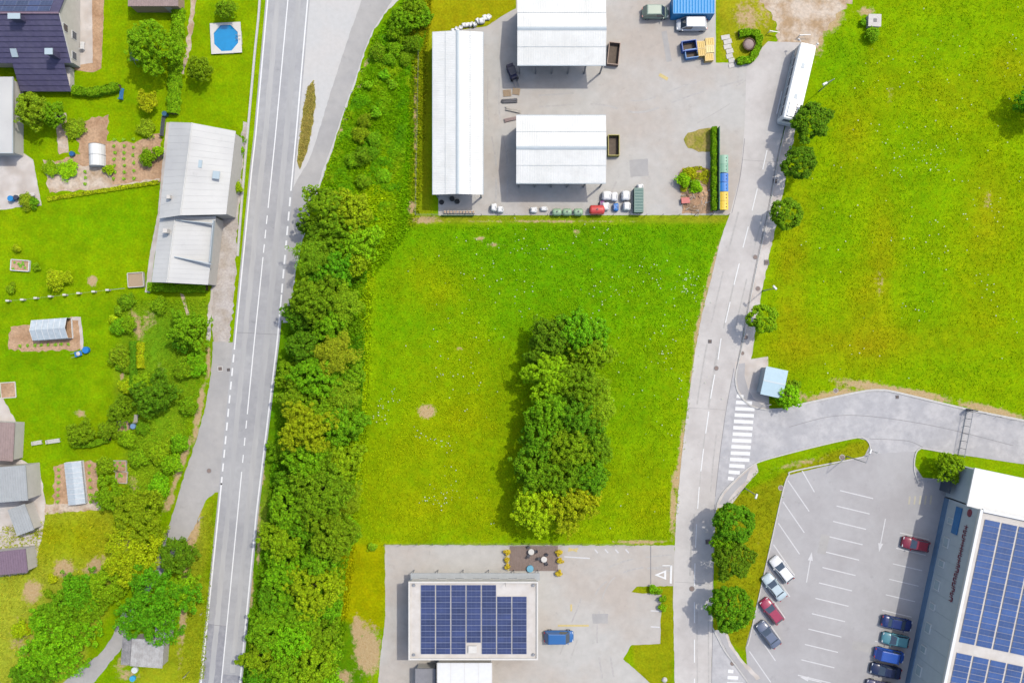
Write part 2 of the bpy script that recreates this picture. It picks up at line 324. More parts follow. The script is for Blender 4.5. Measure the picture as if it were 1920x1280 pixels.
for a in [(800, 771, 15, 12, 1.6), (1440, 10, 40, 60, .5), (1560, 30, 24, 40, 1.0, 35), (1530, 70, 16, 40, 1.0), (1625, 22, 16, 8, 1.4), (1416, 110, 12, 40, .8), (1400, 40, 30, 40, .8), (1300, 700, 5, 90, .9, 8), (1278, 850, 7, 70, 1.1, 5), (1268, 900, 10, 20, 1.2),
          (1332, 520, 5, 90, 1.0, 16), (1310, 620, 6, 60, 1.0, 10), (1262, 960, 6, 60, 1.0), (1200, 1017, 60, 4, 1.1), (850, 1018, 150, 3, .8), (1680, 733, 110, 10, 1.3, 10), (1560, 742, 70, 12, .9, -10), (1860, 770, 70, 10, 1.1, 14), (1500, 745, 30, 14, .8), (1470, 735, 26, 14, .8),
          (778, 230, 4, 160, .9), (772, 390, 10, 18, 1.0), (800, 412, 30, 8, 1.1), (1010, 416, 220, 3, .7), (690, 1220, 26, 50, 1.2), (670, 1180, 12, 30, 1.0), (640, 1270, 30, 20, 1.0), (485, 1000, 6, 120, .7), (490, 880, 8, 40, .9), (470, 1100, 6, 60, .9),
          (373, 770, 7, 70, 1.2, 10), (340, 870, 7, 70, 1.2, 20), (390, 680, 5, 40, 1.1), (318, 940, 10, 30, .9, 25), (345, 1130, 8, 120, 1.1, 4), (360, 1000, 14, 50, 1.0, 15), (230, 1020, 14, 60, 1.0, 30), (180, 1060, 30, 16, 1.0, -30), (120, 1065, 22, 18, 1.3), (60, 1110, 20, 24, 1.1), (40, 1200, 30, 50, .6),
          (150, 775, 10, 8, .9), (173, 527, 9, 9, 1.5), (258, 612, 12, 36, .9, -15), (280, 600, 20, 30, .6), (300, 690, 14, 20, .5), (250, 905, 12, 20, .6), (230, 705, 4, 6, 1.2), (1650, 530, 10, 30, .5), (1852, 375, 10, 30, .6), (1670, 175, 10, 20, .6), (20, 1060, 30, 20, .5), (225, 1245, 20, 20, .6), (240, 1265, 26, 14, .7),
          (1470, 920, 12, 10, .8), (1500, 868, 70, 8, .6, -14), (1420, 1010, 6, 90, .3), (905, 330, 10, 8, .01), (860, 655, 10, 4, .9), (620, 330, 10, 20, .6), (640, 250, 8, 40, .6, 15), (700, 100, 6, 70, .9, 30), (670, 180, 5, 60, .9, 20), (1200, 560, 20, 12, .01), (900, 448, 12, 4, .9), (1080, 436, 10, 8, .6), (925, 460, 20, 6, .7), (1195, 610, 6, 6, .6)]:
    blob(a[0], a[1], a[2], a[3], amt=1, ang=(a[5] if len(a) > 5 else 0), s=a[4])
col = np.clip(col + (NZ[..., None] - .5) * np.array((22, 10, 4)), 2, 250)
DRY = np.clip((col[..., 2] - 16) / 34, 0, 1); lc = col / 255.0; lc = np.where(lc <= .04045, lc / 12.92, ((lc + .055) / 1.055) ** 2.4) / M_LIGHT * np.stack([1.21 - .14 * DRY, .98 + .08 * DRY, .6 + .4 * DRY], -1)
gm = bpy.data.materials.new('grass_ground'); gm.use_nodes = True
def build_ground_mat(m):
    t = m.node_tree; L = t.links.new; b = t.nodes['Principled BSDF']; b.inputs['Roughness'].default_value = 0.95; b.inputs['Specular IOR Level'].default_value = 0.02
    at = t.nodes.new('ShaderNodeAttribute'); at.attribute_name = 'Col'; sa = t.nodes.new('ShaderNodeAttribute'); sa.attribute_name = 'soil'
    ge = t.nodes.new('ShaderNodeNewGeometry')
    def noise(scale, det, rg=0.6):
        n = t.nodes.new('ShaderNodeTexNoise'); n.inputs['Scale'].default_value = scale; n.inputs['Detail'].default_value = det; n.inputs['Roughness'].default_value = rg; L(ge.outputs['Position'], n.inputs['Vector']); return n.outputs[0]
    def mr(src, a, b_, c, d):
        n = t.nodes.new('ShaderNodeMapRange'); n.inputs[1].default_value = a; n.inputs[2].default_value = b_; n.inputs[3].default_value = c; n.inputs[4].default_value = d; L(src, n.inputs[0]); return n.outputs[0]
    f = noise(3.2, 6, 0.75); c2 = noise(0.9, 4); c3 = noise(0.22, 4)
    hs = t.nodes.new('ShaderNodeHueSaturation'); L(at.outputs['Color'], hs.inputs['Color'])
    L(mr(c2, .3, .7, .486, .512), hs.inputs['Hue'])
    mul = t.nodes.new('ShaderNodeMath'); mul.operation = 'MULTIPLY'; L(mr(f, .3, .7, .70, 1.30), mul.inputs[0]); L(mr(c3, .35, .65, .90, 1.10), mul.inputs[1]); m9 = t.nodes.new('ShaderNodeMath'); m9.operation = 'MULTIPLY'; L(mul.outputs[0], m9.inputs[0]); L(mr(noise(.55, 6, .75), .32, .68, .85, 1.15), m9.inputs[1]); L(m9.outputs[0], hs.inputs['Value'])
    base = hs.outputs[0]
    # dry straw flecks
    n4 = noise(1.7, 7, 0.8); mx0 = t.nodes.new('ShaderNodeMix'); mx0.data_type = 'RGBA'; L(mr(n4, .62, .72, 0, .55), mx0.inputs[0]); L(base, mx0.inputs[6]); mx0.inputs[7].default_value = (*C(186, 188, 50), 1)
    # bare soil where the mask and a rough noise agree
    n5 = noise(1.3, 6, 0.7); ad = t.nodes.new('ShaderNodeMath'); ad.operation = 'ADD'; L(sa.outputs['Fac'], ad.inputs[0]); L(mr(n5, .2, .8, -.5, .5), ad.inputs[1])
    so = t.nodes.new('ShaderNodeMix'); so.data_type = 'RGBA'; L(mr(f, .3, .7, 0, 1), so.inputs[0]); so.inputs[6].default_value = (*C(196, 158, 112), 1); so.inputs[7].default_value = (*C(222, 196, 160), 1)
    mx = t.nodes.new('ShaderNodeMix'); mx.data_type = 'RGBA'; L(mr(ad.outputs[0], .40, .70, 0, .9), mx.inputs[0]); L(mx0.outputs[2], mx.inputs[6]); L(so.outputs[2], mx.inputs[7])
    L(mx.outputs[2], b.inputs['Base Color'])
    bp = t.nodes.new('ShaderNodeBump'); bp.inputs['Strength'].default_value = 0.7; bp.inputs['Distance'].default_value = 0.15; L(noise(2.6, 5, .75), bp.inputs['Height']); L(bp.outputs[0], b.inputs['Normal'])
build_ground_mat(gm)
ny, nx = PX.shape; idx = np.arange(ny * nx).reshape(ny, nx)
me = bpy.data.meshes.new('ground')
q = np.stack([idx[:-1, :-1], idx[:-1, 1:], idx[1:, 1:], idx[1:, :-1]], -1).reshape(-1, 4)
def np_mesh(me, V, Q):
    k = Q.shape[1]
    me.vertices.add(len(V)); me.vertices.foreach_set('co', np.asarray(V, np.float32).ravel())
    me.loops.add(Q.size); me.loops.foreach_set('vertex_index', Q.astype(np.int32).ravel())
    me.polygons.add(len(Q)); me.polygons.foreach_set('loop_start', np.arange(0, Q.size, k, dtype=np.int32)); me.polygons.foreach_set('loop_total', np.full(len(Q), k, np.int32))
    me.update(calc_edges=True)
np_mesh(me, np.stack([XX, YY, np.zeros_like(XX)], -1).reshape(-1, 3), q)
a = me.attributes.new('Col', 'FLOAT_COLOR', 'POINT'); a.data.foreach_set('color', np.concatenate([lc, np.ones(lc.shape[:2] + (1,))], -1).astype(np.float32).ravel())
a = me.attributes.new('soil', 'FLOAT', 'POINT'); a.data.foreach_set('value', soil.astype(np.float32).ravel())
me.materials.append(gm); struct(put('ground', me))

# ------------------------------------------------------------------ sheets of paving, each a few millimetres over the last
MT['verge_soil'] = mat('verge_soil', C(150, 148, 44), .95, ns=3, na=.3, alt=C(180, 160, 90), alts=.8, bump=.8, bs=6, world=True)
def sheet(name, pts, m, amp=0.0, z=None, step=0.5, parent=None, sm=0):
    z = 0.004 * z
    poly = G(pts)
    if sm: poly = [tuple(p) for p in smoothline([Vector(p) for p in poly] + [Vector(poly[0])], sm)[:-1]]
    if amp: poly = rough(poly, amp, step)
    o = obj(name, MB().flat(poly, z), m, parent)
    if not parent: struct(o)
    return o
YL = [-120, 0, 250, 320, 640, 960, 1280, 1400]
def xl(y): return float(np.interp(y, YL, [513, 502, 480, 472, 441, 410, 377, 365]))
def xc(y): return float(np.interp(y, YL, [550, 540, 517, 510, 477, 446, 415, 404]))
def xr(y): return float(np.interp(y, YL, [587, 577, 555.5, 549, 520, 481, 450, 438]))
sheet('gravel_lay_by', [(570, -120), (830, -120), (748, 0), (728, 18), (702, 55), (684, 100), (668, 150), (655, 185), (638, 235), (622, 285), (608, 322), (593, 375), (574, 425), (558, 492), (547, 560), (541, 605), (530, 605), (540, 330)], MT['gravel'], 0.12, 2)
sheet('merge_lane', [(545, 362), (556, 340), (580, 300), (600, 240), (618, 180), (640, 110), (664, 40), (682, -10), (742, -10), (722, 22), (698, 58), (680, 105), (664, 155), (650, 190), (634, 238), (618, 287), (604, 322), (589, 375), (571, 425), (555, 492), (545, 560), (539, 600), (527, 600)], MT['asphalt_bay'], 0.05, 3)
rd = [(y, xl(y) - 4, xr(y) + 4) for y in range(-120, 1401, 20)]
sheet('main_road', [(l, y) for y, l, r in rd] + [(r, y) for y, l, r in rd[::-1]], MT['asphalt'], 0, 6)
sheet('road_patch', [(xl(1169) + 1, 1168), (xc(1172) - 1, 1173), (xc(1400), 1400), (xl(1400), 1400)], MT['asphalt_new'], 0.02, 7)
sheet('road_patch', [(xc(1263) + 2, 1263), (xr(1266) - 1, 1266), (xr(1400), 1400), (xc(1400), 1400)], MT['asphalt_new'], 0.02, 7)
main_road = bpy.data.objects['main_road']
# tyre-polished paler lanes and seams on the main road
MT['asphalt_pale'] = mat('asphalt_pale', C(197, 196, 195), 0.9, ns=1.2, na=0.07, alt=C(186, 186, 187), alts=0.25, world=True, stretch=(1, .15, 1), bump=.2)
mb = MB()
for fr in (0.22, 0.5, 0.78):
    for (A, B) in ((xl, xc), (xc, xr)):
        pass
def lane_band(f0, f1, A, B, y0, y1, z, m, name):
    ys = list(range(y0, y1 + 1, 10)); 
    pl = [(A(y) + (B(y) - A(y)) * (f0 + rng.uniform(-.02, .02)), y) for y in ys] + [(A(y) + (B(y) - A(y)) * (f1 + rng.uniform(-.02, .02)), y) for y in ys[::-1]]
    sheet(name, pl, m, 0, z, parent=main_road)
lane_band(.36, .62, xl, xc, -120, 1400, 8, MT['asphalt_pale'], 'worn_lane'); lane_band(.40, .66, xc, xr, -120, 1260, 8, MT['asphalt_pale'], 'worn_lane')
for (x0, y0, x1, y1) in ((444, 623, 520, 627), (393, 1170, 424, 1173)):
    m_ = MB(); ribbon(m_, [Vector(P(x0, y0)[:2]), Vector(P(x1, y1)[:2])], 0.07, 0.038); obj('tar_seam', m_, MT['seam'], main_road)
def dash(A, y0, y1, w=0.16, z=10, parent=main_road, m='paint', name='lane_line'):
    n = max(2, int((y1 - y0) / 25)); ln = [Vector(P(A(y0 + (y1 - y0) * i / n), y0 + (y1 - y0) * i / n)[:2]) for i in range(n + 1)]
    mb = MB(); ribbon(mb, ln, w, 0.004 * z); return obj(name, mb, MT[m], parent)
dash(xl, -120, 655, .2); [dash(xl, y, y + 15, .22) for y in np.arange(664, 900, 25.5)]; dash(xl, 905, 1400, .22)
dash(xr, -120, 358, .2); [dash(xr, y, y + 17, .24) for y in np.arange(370, 545, 27)]; dash(xr, 552, 1400, .22)
dash(xc, -120, 390, .16); [dash(xc, y, y + 16, .16) for y in np.arange(404, 475, 27)]; dash(xc, 482, 776, .16); [dash(xc, y, y + 15, .16) for y in np.arange(788, 876, 32)]; dash(xc, 884, 1400, .16)
# left bay and the lane that leaves it
sheet('bus_bay', [(399, 641), (440, 641), (xl(700) + 2, 700), (xl(800) + 2, 800), (xl(920) + 2, 922), (404, 923), (385, 938), (366, 985), (346, 1020), (322, 1056), (302, 1078), (268, 1125), (246, 1165), (232, 1210), (203, 1245), (168, 1290), (90, 1400), (30, 1400), (115, 1282), (150, 1252), (188, 1225), (212, 1190), (226, 1155), (262, 1105), (288, 1060), (300, 1030), (318, 980), (331, 940), (346, 890), (366, 830), (386, 762), (396, 700)], MT['asphalt_bay'], 0.08, 4)
sheet('gravel_track', [(400, 642), (397, 590), (398, 535), (405, 480), (418, 400), (428, 330), (446, 270), (456, 230), (463, 230), (456, 300), (451, 360), (446, 420), (442, 500), (440, 560), (433, 610), (431, 642)], MT['gravel_track'], 0.2, 3)
sheet('lay_by_island', [(588, 150), (592, 190), (587, 232), (577, 282), (562, 318), (557, 302), (562, 260), (569, 205), (577, 165)], MT['verge_soil'], .1, 8)
sheet('yard_grass_patch', [(1282, 262), (1290, 250), (1310, 242), (1334, 240), (1338, 284), (1310, 284), (1290, 278)], MT['verge_soil'], .12, 8)
sheet('yard_grass_patch', [(1270, 330), (1280, 316), (1312, 312), (1336, 320), (1338, 400), (1280, 401), (1276, 365)], MT['soil'], .15, 8)
sheet('stone_edging', [(388, 642), (390, 590), (395, 540), (399, 540), (397, 590), (393, 642)], MT['pave'], 0.15, 4)
mb = MB(); ribbon(mb, [Vector(P(x, y)[:2]) for x, y in smoothline([(490, -60), (486, 20), (478, 100), (470, 190), (461, 290), (452, 400), (446, 480)], 4)], 0.32, .2, 0, 0.16, 0); struct(obj('kerb_wall', mb, MT['kerb']))
# side road, junction, car park
LE = [(1412, -60), (1440, 20), (1452, 80), (1400, 118), (1394, 250), (1388, 330), (1368, 402), (1352, 446), (1334, 520), (1316, 590), (1303, 660), (1292, 740), (1282, 820), (1274, 900), (1268, 960), (1265, 1030), (1262, 1120), (1265, 1280), (1266, 1400)]
RE = [(1500, 80), (1493, 130), (1480, 200), (1468, 250), (1455, 315), (1440, 400), (1421, 485), (1406, 560), (1392, 640), (1382, 690), (1377, 690), (1363, 765), (1351, 850), (1342, 920), (1340, 960), (1338, 1060), (1336, 1180), (1333, 1290), (1330, 1400)]
sheet('dirt_track', [(1412, -40), (1400, -120), (1720, -120), (1640, -30), (1600, 0), (1570, 30), (1545, 60), (1528, 95), (1500, 130), (1452, 130), (1452, 82), (1460, 60), (1448, 30), (1425, 5)], MT['dirt'], 0.35, 2)
sheet('yard', [(822, 404), (822, 62), (912, 50), (945, 28), (968, 16), (968, -120), (1342, -120), (1342, 118), (1395, 118), (1400, 118), (1452, 80), (1500, 80), (1480, 200), (1440, 200), (1368, 403)], MT['yard'], 0.03, 3)
sheet('side_road', [(1440, 78), (1400, 120), (1396, 240)] + LE[5:] + RE[::-1], MT['concrete_road'], 0.04, 5)
side_road = bpy.data.objects['side_road']
KERB = [(1382, 690), (1379, 710), (1382, 730), (1391, 746), (1404, 758), (1420, 765), (1440, 767), (1470, 766)]
KB2 = [(1343, 955), (1346, 940), (1356, 922), (1372, 905), (1392, 886), (1415, 869), (1450, 857), (1540, 834), (1605, 820), (1620, 821), (1630, 832), (1630, 846), (1620, 855), (1600, 860), (1490, 882), (1479, 890), (1472, 905), (1463, 940), (1454, 980), (1436, 1060), (1418, 1140), (1404, 1200), (1400, 1210)]
sheet('junction_road', [(1376, 688)] + KERB[:] + [(1500, 758), (1560, 745), (1620, 733), (1650, 731), (1680, 735), (1810, 766), (1920, 788), (2060, 815), (2060, 880), (1920, 870), (1800, 852), (1730, 840), (1716, 846), (1640, 850), (1628, 826)] + KB2[:9][::-1] + [(1342, 960), (1340, 1000), (1336, 1000), (1340, 940), (1350, 850), (1362, 765)], MT['junction'], 0.02, 6)
sheet('car_park', [(1630, 836), (1716, 846), (1714, 870), (1730, 895), (1790, 900), (2060, 900), (2060, 1400), (1440, 1400), (1405, 1290), (1398, 1212), (1418, 1140), (1454, 980), (1472, 905), (1479, 890), (1620, 856)], MT['car_park'], 0.02, 5)
car_park = bpy.data.objects['car_park']
sheet('access_pavement', [(1336, 1182), (1345, 1180), (1360, 1215), (1380, 1245), (1405, 1275), (1450, 1330), (1450, 1400), (1330, 1400)], MT['junction'], 0.02, 6)
sheet('pavement', [(1344, 1180), (1358, 1182), (1368, 1210), (1385, 1235), (1405, 1258), (1420, 1268), (1402, 1274), (1382, 1248), (1362, 1218)], MT['car_park'], 0.02, 12)
sheet('paved_edge', [(1358, 1180), (1364, 1186), (1374, 1212), (1392, 1236), (1412, 1256), (1425, 1270), (1418, 1274), (1402, 1256), (1384, 1234), (1367, 1210)], MT['pave'], 0.08, 14)
sheet('pavement', [(1496, 190), (1504, 196), (1490, 250), (1474, 330), (1458, 410), (1440, 490), (1424, 570), (1412, 650), (1406, 690), (1398, 690), (1384, 688), (1392, 640), (1406, 560), (1421, 485), (1440, 400), (1456, 315), (1470, 250), (1482, 200)], MT['pave'], 0.1, 8)
sheet('pavement', [(1384, 682), (1397, 680), (1396, 705), (1402, 728), (1412, 746), (1428, 758), (1440, 764), (1422, 764), (1406, 757), (1393, 745), (1384, 729), (1381, 710)], MT['car_park'], 0.02, 10)
sheet('paved_edge', [(1397, 678), (1412, 672), (1434, 682), (1430, 720), (1424, 745), (1415, 746), (1404, 728), (1398, 705)], MT['pave'], 0.15, 9)
sheet('pavement', [(1348, 945), (1358, 926), (1374, 908), (1394, 890), (1407, 878), (1414, 888), (1398, 902), (1382, 916), (1368, 932), (1362, 946)], MT['car_park'], 0.02, 10)
sheet('paved_edge', [(1407, 879), (1413, 876), (1417, 884), (1402, 902), (1384, 922), (1372, 942), (1362, 946), (1368, 933), (1382, 917), (1398, 903)], MT['pave'], 0.08, 11)
sheet('lower_yard', [(722, 1021), (760, 1021), (1265, 1022), (1264, 1098), (1194, 1099), (1184, 1110), (1240, 1114), (1238, 1206), (1184, 1208), (1168, 1235), (1200, 1262), (1222, 1282), (1240, 1400), (700, 1400), (712, 1240), (722, 1160)], MT['yard'], 0.06, 3)
sheet('pavement', [(1378, 678), (1440, 668), (1442, 768), (1420, 766), (1404, 759), (1390, 747), (1380, 729), (1377, 705)], MT['pave'], 0, 7)
sheet('pavement', [(1342, 952), (1356, 921), (1374, 903), (1392, 885), (1418, 867), (1422, 884), (1400, 908), (1368, 950)], MT['pave'], 0, 7)
for nm, ln, wd in (('kerb', KERB, .22), ('kerb', KB2, .18), ('kerb', [(1470, 766), (1500, 758), (1560, 745), (1620, 733), (1650, 731), (1680, 735), (1810, 766), (1920, 788), (2060, 815)], .3), ('kerb', [(1722, 905), (1714, 880), (1716, 852), (1724, 841), (1735, 841), (1790, 851)], .18),
                   ('kerb', [(1336, 1176), (1344, 1192), (1358, 1218), (1380, 1248), (1402, 1278), (1440, 1330)], .18), ('kerb', [(1500, 195), (1484, 205), (1470, 252), (1456, 316), (1441, 401), (1422, 486), (1407, 561), (1393, 641), (1382, 690)], .14)):
    mb = MB(); ribbon(mb, [Vector(P(x, y)[:2]) for x, y in smoothline(ln, 5)], wd, 0, 0, 0.13, 0); struct(obj(nm, mb, MT['kerb']))
# tar joint beside the kerb
for ln in ([(1480, 205), (1467, 252), (1453, 316), (1438, 401), (1419, 486), (1404, 561), (1390, 641), (1380, 692)], [(1340, 945), (1337, 1060), (1336, 1180), (1334, 1290)], [(1376, 690), (1362, 765), (1350, 850), (1341, 930)],
           [(1396, 260), (1388, 330), (1372, 400)], [(1480, 800), (1560, 780), (1640, 781), (1760, 800), (1900, 835)], [(1630, 822), (1700, 826), (1730, 838)]):
    mb = MB(); ribbon(mb, [Vector(P(x, y)[:2]) for x, y in smoothline(ln, 5)], .07, .036); obj('tar_seam', mb, MT['seam'], side_road)
# concrete bay joints across the side road
for y in (300, 764, 1090):
    xa = np.interp(y, [p[1] for p in LE[3:]], [p[0] for p in LE[3:]]); xb = np.interp(y, [p[1] for p in RE], [p[0] for p in RE])
    mb = MB(); ribbon(mb, [Vector(P(xa + 2, y)[:2]), Vector(P(xb - 3, y + 4)[:2])], .03, .034); obj('slab_joint', mb, MT['seam'], side_road)
def stripe(x0, y0, x1, y1, w, m='paint', parent=side_road, z=.044, name='lane_dash'):
    mb = MB(); ribbon(mb, [Vector(P(x0, y0)[:2]), Vector(P(x1, y1)[:2])], w, z); return obj(name, mb, MT[m], parent)
for (x0, y0, x1, y1) in [(1438, 282, 1430, 318), (1420, 354, 1410, 395), (1403, 425, 1393, 464), (1386, 494, 1376, 534), (1369, 566, 1360, 605), (1352, 634, 1346, 674), (1340, 702, 1332, 747), (1329, 771, 1323, 812), (1319, 841, 1314, 883), (1311, 912, 1308, 953), (1306, 982, 1304, 1026), (1303, 1055, 1302, 1098), (1302, 1128, 1302, 1167), (1302, 1198, 1302, 1241), (1302, 1271, 1302, 1310), (1466, 172, 1456, 214)]:
    stripe(x0, y0, x1, y1, .14)
for i in range(14):           # zebra crossing
    y = 742 + i * 11.85; x0 = 1381 - i * 1.25; x1 = 1417 - i * 1.2
    if i == 0: x1 = 1394
    if i == 1: x1 = 1410
    if i == 11: x1 = 1396
    if i == 12: x1 = 1387
    if i == 13: x1 = 1376
    stripe(x0, y, x1, y + 1.6, .52, name='zebra_stripe')
for i in range(4): stripe(1365 - i, 1257 + i * 12, 1375 + i * 9, 1258 + i * 12, .52, name='zebra_stripe')
# painted give-way sign at the lower yard's mouth
mb = MB()
A, B, Cc = [Vector(P(x, y)[:2]) for x, y in ((1227, 1077), (1249, 1068), (1249, 1086))]; ctr = (A + B + Cc) / 3
inn = [ctr + (p - ctr) * .5 for p in (A, B, Cc)]; oo = [A, B, Cc]
for i in range(3):
    j = (i + 1) % 3; mb.add([(p.x, p.y, .044) for p in (oo[i], oo[j], inn[j], inn[i])], [(0, 3, 2, 1)])
obj('give_way_triangle', mb, MT['paint'], side_road); stripe(1258.5, 1059, 1257.5, 1093, .3, name='give_way_line'); stripe(1242, 1059.5, 1258, 1059.5, .14, name='give_way_line')
ly = bpy.data.objects['lower_yard']
stripe(1220, 1022, 1220, 1094, .12, 'seam', ly, .03, 'drain_slot')
for i in range(4): stripe(1115 + i * 19.3, 1029, 1121 + i * 19.3, 1036, .2, 'paint_worn', ly, .03, 'parking_tick')
for a in ((1058, 1043, 1106, 1046), (1220, 1144, 1237, 1145), (1220, 1174, 1237, 1175)): stripe(*a, .2, 'paint_worn', ly, .03, 'parking_line')
for q_, a in enumerate(((1065, 1032, 1084, 1028), (1066, 1027, 1082, 1033), (1046, 1172, 1104, 1172), (1071, 1132, 1071, 1145))): stripe(*a, .28, 'paint_yellow', ly, .03 + .003 * q_, 'yellow_mark')
for i in range(10): stripe(1504 - 0 if i == 0 else 1486 - 9 * i, 882 if i == 0 else 860 + 40 * i, (1527 if i == 0 else 1526 - 9 * i), (922 if i == 0 else 918 + 40 * i), .16, 'paint_worn', car_park, .03, 'parking_line')
for i in range(13): stripe(1575 - i * 6.6, 919 + i * 28.8, 1637 - i * 6.6, 934 + i * 28.8, .16, 'paint_worn', car_park, .03, 'parking_line')
for i in range(11): stripe(1687 - i * 6.6, 998 + i * 29, 1742 - i * 6.6, 1011 + i * 29, .14, 'paint_worn', car_park, .03, 'parking_line')
def arrow(x0, y0, x1, y1):
    a, b = Vector(P(x0, y0)[:2]), Vector(P(x1, y1)[:2]); d = (b - a).normalized(); n = Vector((-d.y, d.x)); s = b - d * 1.3
    mb = MB(); mb.flat([a + n * .08, a - n * .08, s - n * .08, s + n * .08][::1], .035); mb.flat([s + n * .38, s - n * .38, b], .035); obj('arrow_marking', mb, MT['paint_worn'], car_park)
arrow(1660, 972, 1648, 1034); arrow(1512, 1091, 1522, 1034); arrow(1540, 1278, 1500, 1268)
for i in range(5): stripe(1706 + i * 10, 930 - i * 0.5, 1704 + i * 10, 945, .25, 'yellow_faint', car_park, .03, 'yellow_mark')
stripe(1236, 140, 1252, 149, .5, 'paint_yellow', bpy.data.objects['yard'], .03, 'yellow_mark')
# garden soil, terraces and paths on the left
sheet('garden_soil', [(128, 232), (205, 215), (200, 262), (250, 268), (300, 250), (312, 340), (210, 350), (95, 360), (80, 310), (150, 290), (145, 262)], MT['soil'], 0.25, 2)
sheet('garden_path', [(102, 212), (124, 212), (128, 285), (110, 290)], MT['dirt'], 0.1, 3)
sheet('garden_path', [(80, 300), (205, 318), (210, 345), (300, 335), (298, 343), (205, 354), (92, 362), (84, 318)], MT['dirt'], 0.2, 3)
sheet('garden_soil', [(20, 612), (140, 595), (150, 596), (156, 655), (60, 660), (15, 655)], MT['soil'], 0.25, 2)
sheet('garden_path', [(135, 594), (152, 594), (157, 655), (151, 656), (147, 600), (136, 600)], MT['pave'], 0.08, 3)
sheet('garden_soil', [(100, 872), (170, 862), (182, 868), (182, 945), (100, 955)], MT['soil'], 0.25, 2)
sheet('garden_path', [(84, 945), (190, 940), (190, 955), (100, 962), (84, 965)], MT['dirt'], 0.12, 3)
sheet('terrace', [(-60, 360), (-60, 300), (40, 285), (62, 300), (78, 385), (36, 388), (10, 393), (-60, 396)], MT['pave'], 0.05, 2)
sheet('terrace', [(128, -60), (196, -60), (194, 40), (190, 128), (176, 136), (140, 132)], MT['soil'], 0.05, 2)
sheet('terrace', [(143, -60), (172, -60), (174, 118), (150, 122)], MT['pave'], 0.03, 4)
sheet('courtyard', [(-60, 740), (5, 745), (30, 790), (36, 860), (75, 880), (86, 945), (80, 1000), (70, 1040), (50, 1075), (-60, 1090)], MT['pave'], 0.1, 2)
sheet('garden_path', [(338, 550), (345, 552), (355, 590), (350, 591)], MT['dirt'], 0.06, 3)
sheet('garden_path', [(272, 548), (282, 470), (296, 400), (303, 320), (312, 230), (322, 230), (311, 330), (303, 410), (290, 480), (281, 548)], MT['pave'], 0.04, 3)
sheet('stepping_path', [(357, 0), (366, 0), (362, 50), (355, 100), (345, 140), (340, 138), (350, 90)], MT['dirt'], 0.2, 3)

MT['tyre_mark'] = mat('tyre_mark', C(197, 193, 189), .9, ns=2, na=.12, world=True)
for q_, (nm, par, ln) in enumerate((('yard', 'yard', [(1010, 190), (1120, 185), (1200, 200), (1290, 170), (1390, 140)]), ('yard', 'yard', [(940, 380), (940, 300), (925, 200), (930, 60)]), ('yard', 'yard', [(1150, 380), (1180, 320), (1240, 260), (1340, 200), (1420, 150)]), ('lower_yard', 'lower_yard', [(1260, 1050), (1180, 1060), (1120, 1090), (1090, 1150), (1060, 1230)]), ('lower_yard', 'lower_yard', [(1255, 1080), (1200, 1075), (1150, 1100), (1130, 1180), (1140, 1270)]), ('side_road', 'side_road', [(1420, 400), (1385, 540), (1350, 700), (1325, 880), (1318, 1050), (1318, 1290)]), ('side_road', 'side_road', [(1395, 400), (1362, 530), (1328, 690), (1302, 880), (1284, 1050), (1284, 1290)]))):
    base_z = {'yard': .0135, 'lower_yard': .0135, 'side_road': .0215}[nm] + .0003 * q_
    for off_ in (-.85, .85):
        base_z += .00015
        l2 = offset([Vector(P(x, y)[:2]) for x, y in smoothline(ln, 8)], off_)
        for k in range(0, len(l2) - 4, 7):
            if rng.random() < .35: continue
            m_ = MB(); ribbon(m_, l2[k:k + 6], rng.uniform(.16, .3), base_z); obj('tyre_mark', m_, MT['tyre_mark'], bpy.data.objects[par])
for par, pts in (('yard', [(1180, 300), (1215, 298), (1216, 330), (1182, 332)]), ('yard', [(1240, 60), (1250, 58), (1260, 115), (1250, 117)]), ('lower_yard', [(1110, 1150), (1140, 1150), (1140, 1168), (1112, 1168)]), ('car_park', [(1540, 1000), (1556, 1004), (1548, 1040), (1532, 1036)]), ('car_park', [(1600, 1200), (1640, 1208), (1636, 1224), (1596, 1216)])):
    sheet('repair_patch', pts, MT['asphalt_bay'], .04, 6, parent=bpy.data.objects[par])
